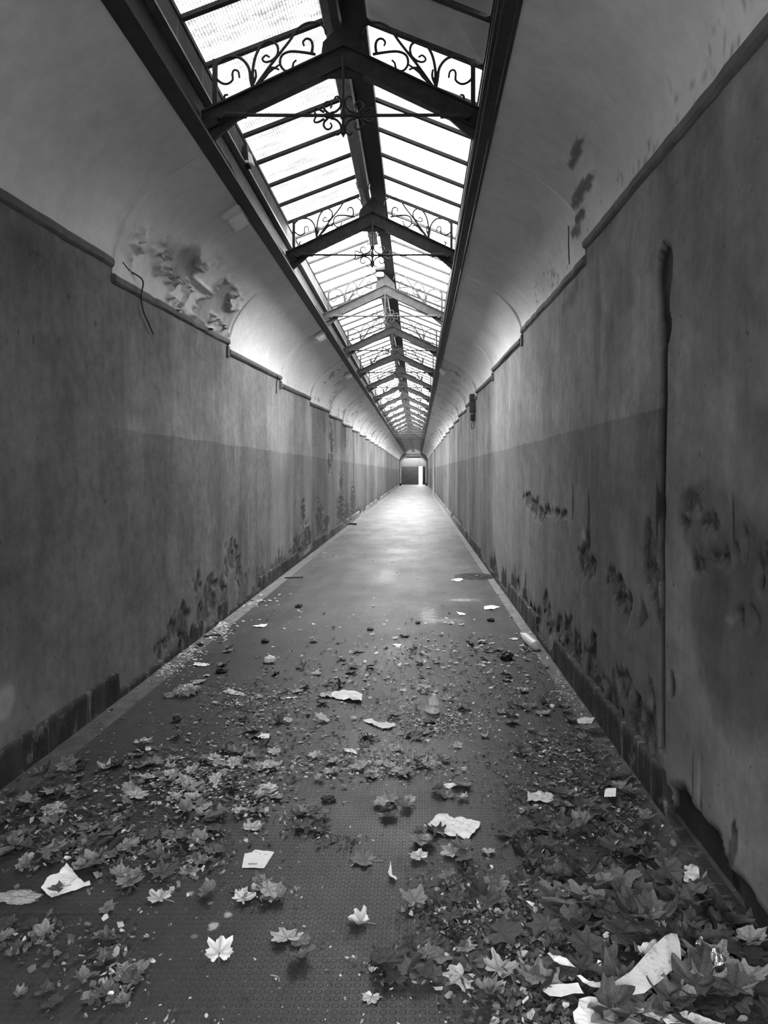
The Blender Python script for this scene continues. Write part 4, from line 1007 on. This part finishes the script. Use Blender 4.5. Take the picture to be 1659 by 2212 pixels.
sheet('wrapper_tail', S1(300, 1200, 2.765, [(1070, 832), (1150, 820), (1152, 850), (1090, 850)]), 'crinkled grey scrap joining the white wrapper at its left', 'wrapper', mat='paper_dirty', crumple=.02, seed=16, fr=30).name = 'crinkled_scrap'
sheet('paper_strip', S1(300, 1200, 2.765, [(1338, 990), (1385, 976), (1450, 1012), (1480, 1008), (1520, 1003), (1533, 1018), (1500, 1036), (1455, 1040), (1390, 1010)]), 'torn white paper strip in the middle, bent at its end', 'paper', crumple=.014, seed=7, fr=12)
sheet('card', [(1307, 1717), (1312, 1714), (1331, 1714), (1330, 1733), (1305, 1733)], None, None, crumple=.002, seed=8).name = 'card'
o = bpy.data.objects['card']; tag(o, 'small white card with two dark oval marks by the right wall leaves', 'card'); o.location.z = .03
bm = bmesh.new()
for px in (1313.5, 1322.5):
    x0, y0 = G(px+2, 1724, .035)
    vsx = [bm.verts.new((x0-o.location.x+.0042*math.cos(a), y0-o.location.y+.016*math.sin(a), .006)) for a in [k*PI/8 for k in range(16)]]; bm.faces.new(vsx)
bmesh.ops.solidify(bm, geom=bm.faces[:], thickness=.0008); obj('mark', bm, M['ink'], o)
sheet('crushed_packet', [(1140, 1718), (1150, 1713), (1180, 1714), (1197, 1722), (1194, 1738), (1170, 1734), (1140, 1737)], 'crushed pale packet lying by the dark scrap on the right floor', 'packet', 'paper_dirty', crumple=.035, seed=9, fr=12)
sheet('dark_scrap', [(1197, 1722), (1225, 1719), (1238, 1727), (1228, 1736), (1198, 1736)], 'dark flat scrap touching the crushed pale packet', 'scrap', 'leaf_black', crumple=.03, seed=10)
sheet('grey_wrapper', [(1479, 1873), (1505, 1875), (1510, 1880), (1512, 1908), (1495, 1913), (1476, 1908)], 'square crumpled grey wrapper near the right wall', 'wrapper', 'paper_dirty', crumple=.03, z=.03, seed=11)
sheet('cardboard_sheet', S1(1150, 2000, 3.259, [(548, 425), (600, 400), (690, 360), (800, 265), (930, 155), (980, 125), (1020, 125), (1040, 190), (1050, 290), (1000, 345), (900, 420), (790, 488), (655, 495), (600, 465)]),
      'long mottled strip of card lying on leaves in the bottom right corner', 'cardboard', 'paper_dirty', z=.06, crumple=.006, seed=12, fr=8, lift=lambda u, v: -.25*(u*u)+.15*v)
sheet('cardboard_end', S1(1150, 2000, 3.259, [(1020, 125), (1045, 150), (1085, 190), (1060, 215), (1035, 195)]), 'folded-down grey end of the mottled card strip', 'cardboard', 'paper_grey', z=.05, crumple=.004, seed=13).name = 'card_flap'
sheet('crumpled_wrapper', S1(1150, 2000, 3.259, [(740, 185), (800, 150), (860, 140), (880, 128), (920, 145), (905, 190), (840, 240), (790, 235)]), 'crumpled shiny wrapper behind the mottled card strip', 'wrapper', 'paper_dirty', z=.055, crumple=.04, seed=14)
sheet('white_card', S1(1150, 2000, 3.259, [(70, 460), (105, 425), (200, 412), (320, 405), (362, 478), (290, 480), (200, 508), (120, 500)]), 'white card scrap at the bottom, left of the mottled strip', 'card', z=.03, crumple=.005, seed=15, fr=6).name = 'card_scrap'
sheet('folded_paper', S1(1150, 2000, 3.259, [(105, 205), (120, 185), (150, 210), (240, 240), (305, 292), (240, 285), (170, 265)]), 'pale folded paper tip among the bottom right leaves', 'paper', z=.045, crumple=.012, seed=17)
sheet('folded_paper', S1(1150, 2000, 3.259, [(310, 365), (335, 362), (390, 390), (480, 400), (482, 438), (400, 425)]), 'second pale folded end, just above the white card scrap', 'paper', z=.045, crumple=.010, seed=18)
sheet('paper_curl', S1(1150, 2000, 3.259, [(420, 315), (450, 290), (460, 255), (485, 260), (485, 290), (450, 320)]), 'small pale curl of paper among the bottom right leaves', 'paper', z=.05, crumple=.012, seed=19)
sheet('paper_under_leaf', S1(1150, 2000, 3.259, [(285, 620), (320, 590), (330, 520), (400, 500), (500, 520), (700, 600), (670, 640), (680, 700), (300, 700)]), 'white paper half hidden under the big smooth leaf at the bottom edge', 'paper', 'paper', z=.035, crumple=.01, seed=20).name = 'hidden_paper'
sheet('long_scrap', S1(1150, 2000, 3.259, [(700, 590), (780, 590), (900, 640), (1080, 610), (1200, 650), (1400, 710), (1100, 720), (900, 690)]), 'long greyish paper scrap along the bottom edge on the right', 'paper', 'paper_dirty', z=.045, crumple=.012, seed=21)
sheet('foil_wrapper', S1(1150, 2000, 3.259, [(1225, 250), (1300, 262), (1350, 262), (1370, 300), (1360, 360), (1260, 370), (1225, 330)]), 'shiny foil wrapper in the bottom right corner by the wall', 'foil', 'foil', z=.06, crumple=.05, seed=22)
sheet('foil_scrap', S1(1150, 2000, 3.259, [(1150, 135), (1180, 70), (1208, 150)]), 'small pointed foil scrap above the shiny wrapper', 'foil', 'foil', z=.06, crumple=.03, seed=23)
for i, (pts, lab, mt) in enumerate([
    ([(159, 1765), (175, 1759), (182, 1764), (174, 1771)], 'small white scrap beside the dark twig on the left', 'paper'),
    ([(1045, 1311), (1062, 1308), (1080, 1311), (1065, 1317), (1047, 1317)], 'flat white scrap on the far right floor', 'paper'),
    ([(974, 1253), (990, 1249), (1002, 1252), (990, 1257)], 'white scrap beside the round drain cover', 'paper'),
    ([(986, 1322), (1000, 1324), (1007, 1328), (992, 1329)], 'white scrap left of the flat one on the far right floor', 'paper'),
    ([(843, 1865), (848, 1890), (858, 1900), (852, 1905), (838, 1895)], 'thin upright shard of white paper in the centre', 'paper'),
    ([(953, 1698), (965, 1693), (995, 1690), (984, 1700), (970, 1704)], 'white folded scrap above the big white sheet', 'paper'),
    ([(1136, 1951), (1150, 1952), (1180, 1953), (1180, 1962), (1160, 1966)], 'white scrap among leaves right of the centre', 'paper'),
    ([(1218, 1918), (1228, 1913), (1240, 1918), (1250, 1930), (1232, 1932), (1219, 1925)], 'crumpled little white wrapper right of centre', 'paper'),
    ([(556, 1592), (565, 1586), (583, 1586), (582, 1595), (566, 1596)], 'small white chip of paper on the left middle floor', 'paper'),
    ([(740, 1620), (756, 1618), (770, 1622), (775, 1632), (762, 1627), (745, 1624)], 'white curled scrap in the middle scatter', 'paper'),
    ([(846, 1393), (853, 1391), (868, 1393), (862, 1397)], 'tiny white chip on the far floor, centre', 'paper'),
    ([(560, 1350), (580, 1348), (570, 1355), (545, 1354)], 'pale thin scraps by the far left wall', 'paper'),
    ([(1098, 1381), (1110, 1378), (1122, 1379), (1116, 1383)], 'pale scrap near the bottle', 'paper_dirty'),
    ([(480, 1495), (495, 1488), (530, 1500), (528, 1504), (500, 1500)], 'pale crumpled scrap on the left, right of the plastic bag', 'paper_dirty'),
    ([(1128, 2165), (1140, 2150), (1143, 2156), (1130, 2172)], 'small white stub left of the bottom right rubbish', 'paper'),
    ([(1245, 1557), (1262, 1549), (1285, 1553), (1278, 1563), (1250, 1565)], 'pale scrap at the foot of the right wall', 'paper_dirty'),
    ([(935, 2131), (957, 2133), (955, 2141), (940, 2141)], 'pale chip right of the small star-shaped leaf', 'paper_dirty'),
    ([(605, 1508), (640, 1505), (645, 1507), (607, 1511)], 'thin pale stick of paper left of the white wrapper', 'paper'),
    ([(415, 1437), (428, 1432), (450, 1434), (455, 1438), (430, 1440)], 'thin white strip near the left wall', 'paper')]):
    sheet('paper_scrap', pts, lab, 'paper', mt, z=.012 if i in (6, 14) else .003, crumple=.009 if i not in (4, 7) else .025, seed=30+i)
def crumpled(name, px, py, rx, ry, rz, mat, label, cat, seed, amp=.35, sub=4, z=0):
    x, y = G(px, py, z); bm = bmesh.new(); bmesh.ops.create_icosphere(bm, subdivisions=sub, radius=1)
    for v in bm.verts:
        c = v.co; n_ = abs(float(fbm(c.x*2.1+seed, c.y*2.1+c.z*1.7+seed*2, 4))-.5)*2; n2 = float(fbm(c.x*5+seed*3, c.z*5+c.y*4, 3)); k = 1-amp*n_-amp*.5*n2
        v.co = Vector((c.x*rx*k, c.y*ry*k, max(c.z*k, -.55)*rz))
    lo = min(v.co.z for v in bm.verts)
    for v in bm.verts: v.co.z -= lo
    o = obj(name, bm, M[mat]); o.location = (x, y, z+.001); return tag(o, label, cat)
crumpled('paper_ball', 583, 1431, .065, .06, .045, 'paper', 'crumpled white paper ball on the left of the far floor', 'paper', 3, .6)
crumpled('plastic_bag', 405, 1500, .13, .12, .055, 'bag', 'cloudy crumpled plastic bag near the left wall', 'bag', 8, .7)
crumpled('bag_scrap', 365, 1506, .05, .04, .025, 'bag', 'small cloudy plastic scrap left of the crumpled bag', 'bag', 11, .7)
crumpled('plastic_wrap', 115, 1757, .085, .06, .035, 'bag', 'crumpled cloudy plastic lump near the left wall', 'plastic', 14, .7)
crumpled('flat_plastic', 40, 1945, .11, .05, .02, 'bag', 'clear plastic film at the left edge by the torn paper', 'plastic', 17, .6).name = 'plastic_film'
for (px, py, lab, rx, ry, rz) in [(100, 1702, 'dark lump of rotten matter near the left edge', .06, .035, .035), (182, 1757, 'dark clod beside the white scrap at the left', .05, .025, .022),
                            (382, 1552, 'dark round clod on the left floor below the plastic bag', .04, .03, .03), (308, 1612, 'black crumpled lump further left than the dark clod', .05, .04, .035),
                            (175, 1656, 'small dark curl by the left skirting', .03, .02, .03), (645, 1306, 'dark clod on the far left floor', .06, .05, .03), (573, 1382, 'dark striped clod beyond the paper ball', .05, .05, .03),
                            (1060, 1336, 'dark clod on the far right floor', .055, .05, .03), (800, 1355, 'dark leaf-like clod, centre of the far floor', .05, .05, .02), (903, 1341, 'tiny dark clod right of the floor centre far off', .04, .04, .02),
                            (475, 1448, 'dark lump between the left wall and the paper ball', .045, .035, .025), (710, 1720+4, 'black crumpled leaf mass on the middle floor', .05, .03, .02), (1095, 1418, 'dark crumpled leaf clump before the bottle', .09, .07, .05), (1350, 1682, 'dark curled bark strip under the right wall', .07, .03, .03), (1290, 1580, 'dark leaf clump under the right wall, further off', .07, .04, .03), (1355, 1845, 'black rotten clump right of the middle heap', .06, .03, .03)]:
    crumpled('dark_clod', px, py+6, rx, ry, rz, 'leaf_black', lab, 'clod', px*.37, .7, 3)
# clear cup, crushed
x, y = G(934, 1537); r = empty('plastic_cup', (x, y, 0)); r.rotation_euler = (.12, .1, 0); tag(r, 'crushed clear plastic cup standing in the middle of the floor', 'cup')
bm = bmesh.new(); lathe(bm, [(.045, 0), (.048, .02), (.041, .04), (.043, .06), (.032, .08), (.018, .11), (.013, .115)], 22)
for v in bm.verts: k = 1+.28*(float(fbm(v.co.x*40+3, v.co.z*40+v.co.y*30, 3))-.5)*2; v.co.x *= k; v.co.y *= k; v.co.z = max(v.co.z, 0)+.006
obj('body', bm, M['plastic'], r)
bm = bmesh.new(); lathe(bm, [(.0475, .0), (.05, .003), (.0475, .006)], 22)
for v in bm.verts: v.co.z += .004
obj('rim', bm, M['white_metal'], r)
# bottle on its side against the right wall
x, y = G(1188, 1408); r = empty('plastic_bottle', (1.06, y+.02, .047)); r.rotation_euler = (0, 0, .12); tag(r, 'pale plastic bottle lying against the right wall', 'bottle')
bm = bmesh.new(); lathe(bm, [(.005, 0), (.038, .004), (.044, .02), (.044, .30), (.038, .38), (.02, .44), (.015, .47), (.015, .49)], 24, axis='Y'); bmesh.ops.recalc_face_normals(bm, faces=bm.faces); obj('body', bm, M['white_metal'], r, smooth=True)
bm = bmesh.new(); lathe(bm, [(.017, .485), (.018, .487), (.018, .505), (.012, .507)], 16, axis='Y'); obj('cap', bm, M['paper_grey'], r, smooth=True)
# twigs and two short tubes
def stick(name, a, b, rad, label, mat='leaf_black', z=.01, cat='twig', bend=.01):
    (x0, y0), (x1, y1) = G(*a, z), G(*b, z); mx, my = (x0+x1)/2+bend, (y0+y1)/2
    bm = bmesh.new(); tube(bm, smooth_path([(x0, y0, rad+.001), (mx, my, rad+z), (x1, y1, rad+.003)], 5), rad, 10); bmesh.ops.recalc_face_normals(bm, faces=bm.faces)
    return tag(obj(name, bm, M[mat], smooth=True), label, cat)
stick('dark_tube', (205, 1829), (241, 1815), .014, 'short dark tube lying in the left litter drift', cat='tube', z=.012)
stick('dark_tube', (232, 1835), (266, 1811), .015, 'second short dark tube crossing the first in the left drift', cat='tube', z=.018)
stick('twig', (166, 1700), (200, 1689), .006, 'pale straight twig on the left floor', 'leaf_mid')
stick('twig', (583, 2105), (603, 2117), .0022, 'thin curved twig on the bare floor at the bottom', 'leaf_mid', z=.004)
stick('twig', (615, 1249), (655, 1248), .01, 'thin dark rod on the far left floor', z=.004)
stick('twig', (1215, 2037), (1238, 2070), .002, 'thin stalk above the pale folded paper tip', z=.05)
stick('twig', (1305, 1662), (1330, 1685), .004, 'thin dark twig near the right wall leaves', z=.02)
stick('twig', (740, 1134), (770, 1133), .03, 'dark stick in the debris by the far left wall', z=.02)
stick('twig', (920, 2085), (945, 2098), .002, 'thin stalk poking from the bottom centre cluster', z=.01)
stick('twig', (440, 1375), (478, 1372), .008, 'thin dark stick by the left wall beyond the bag', z=.01)
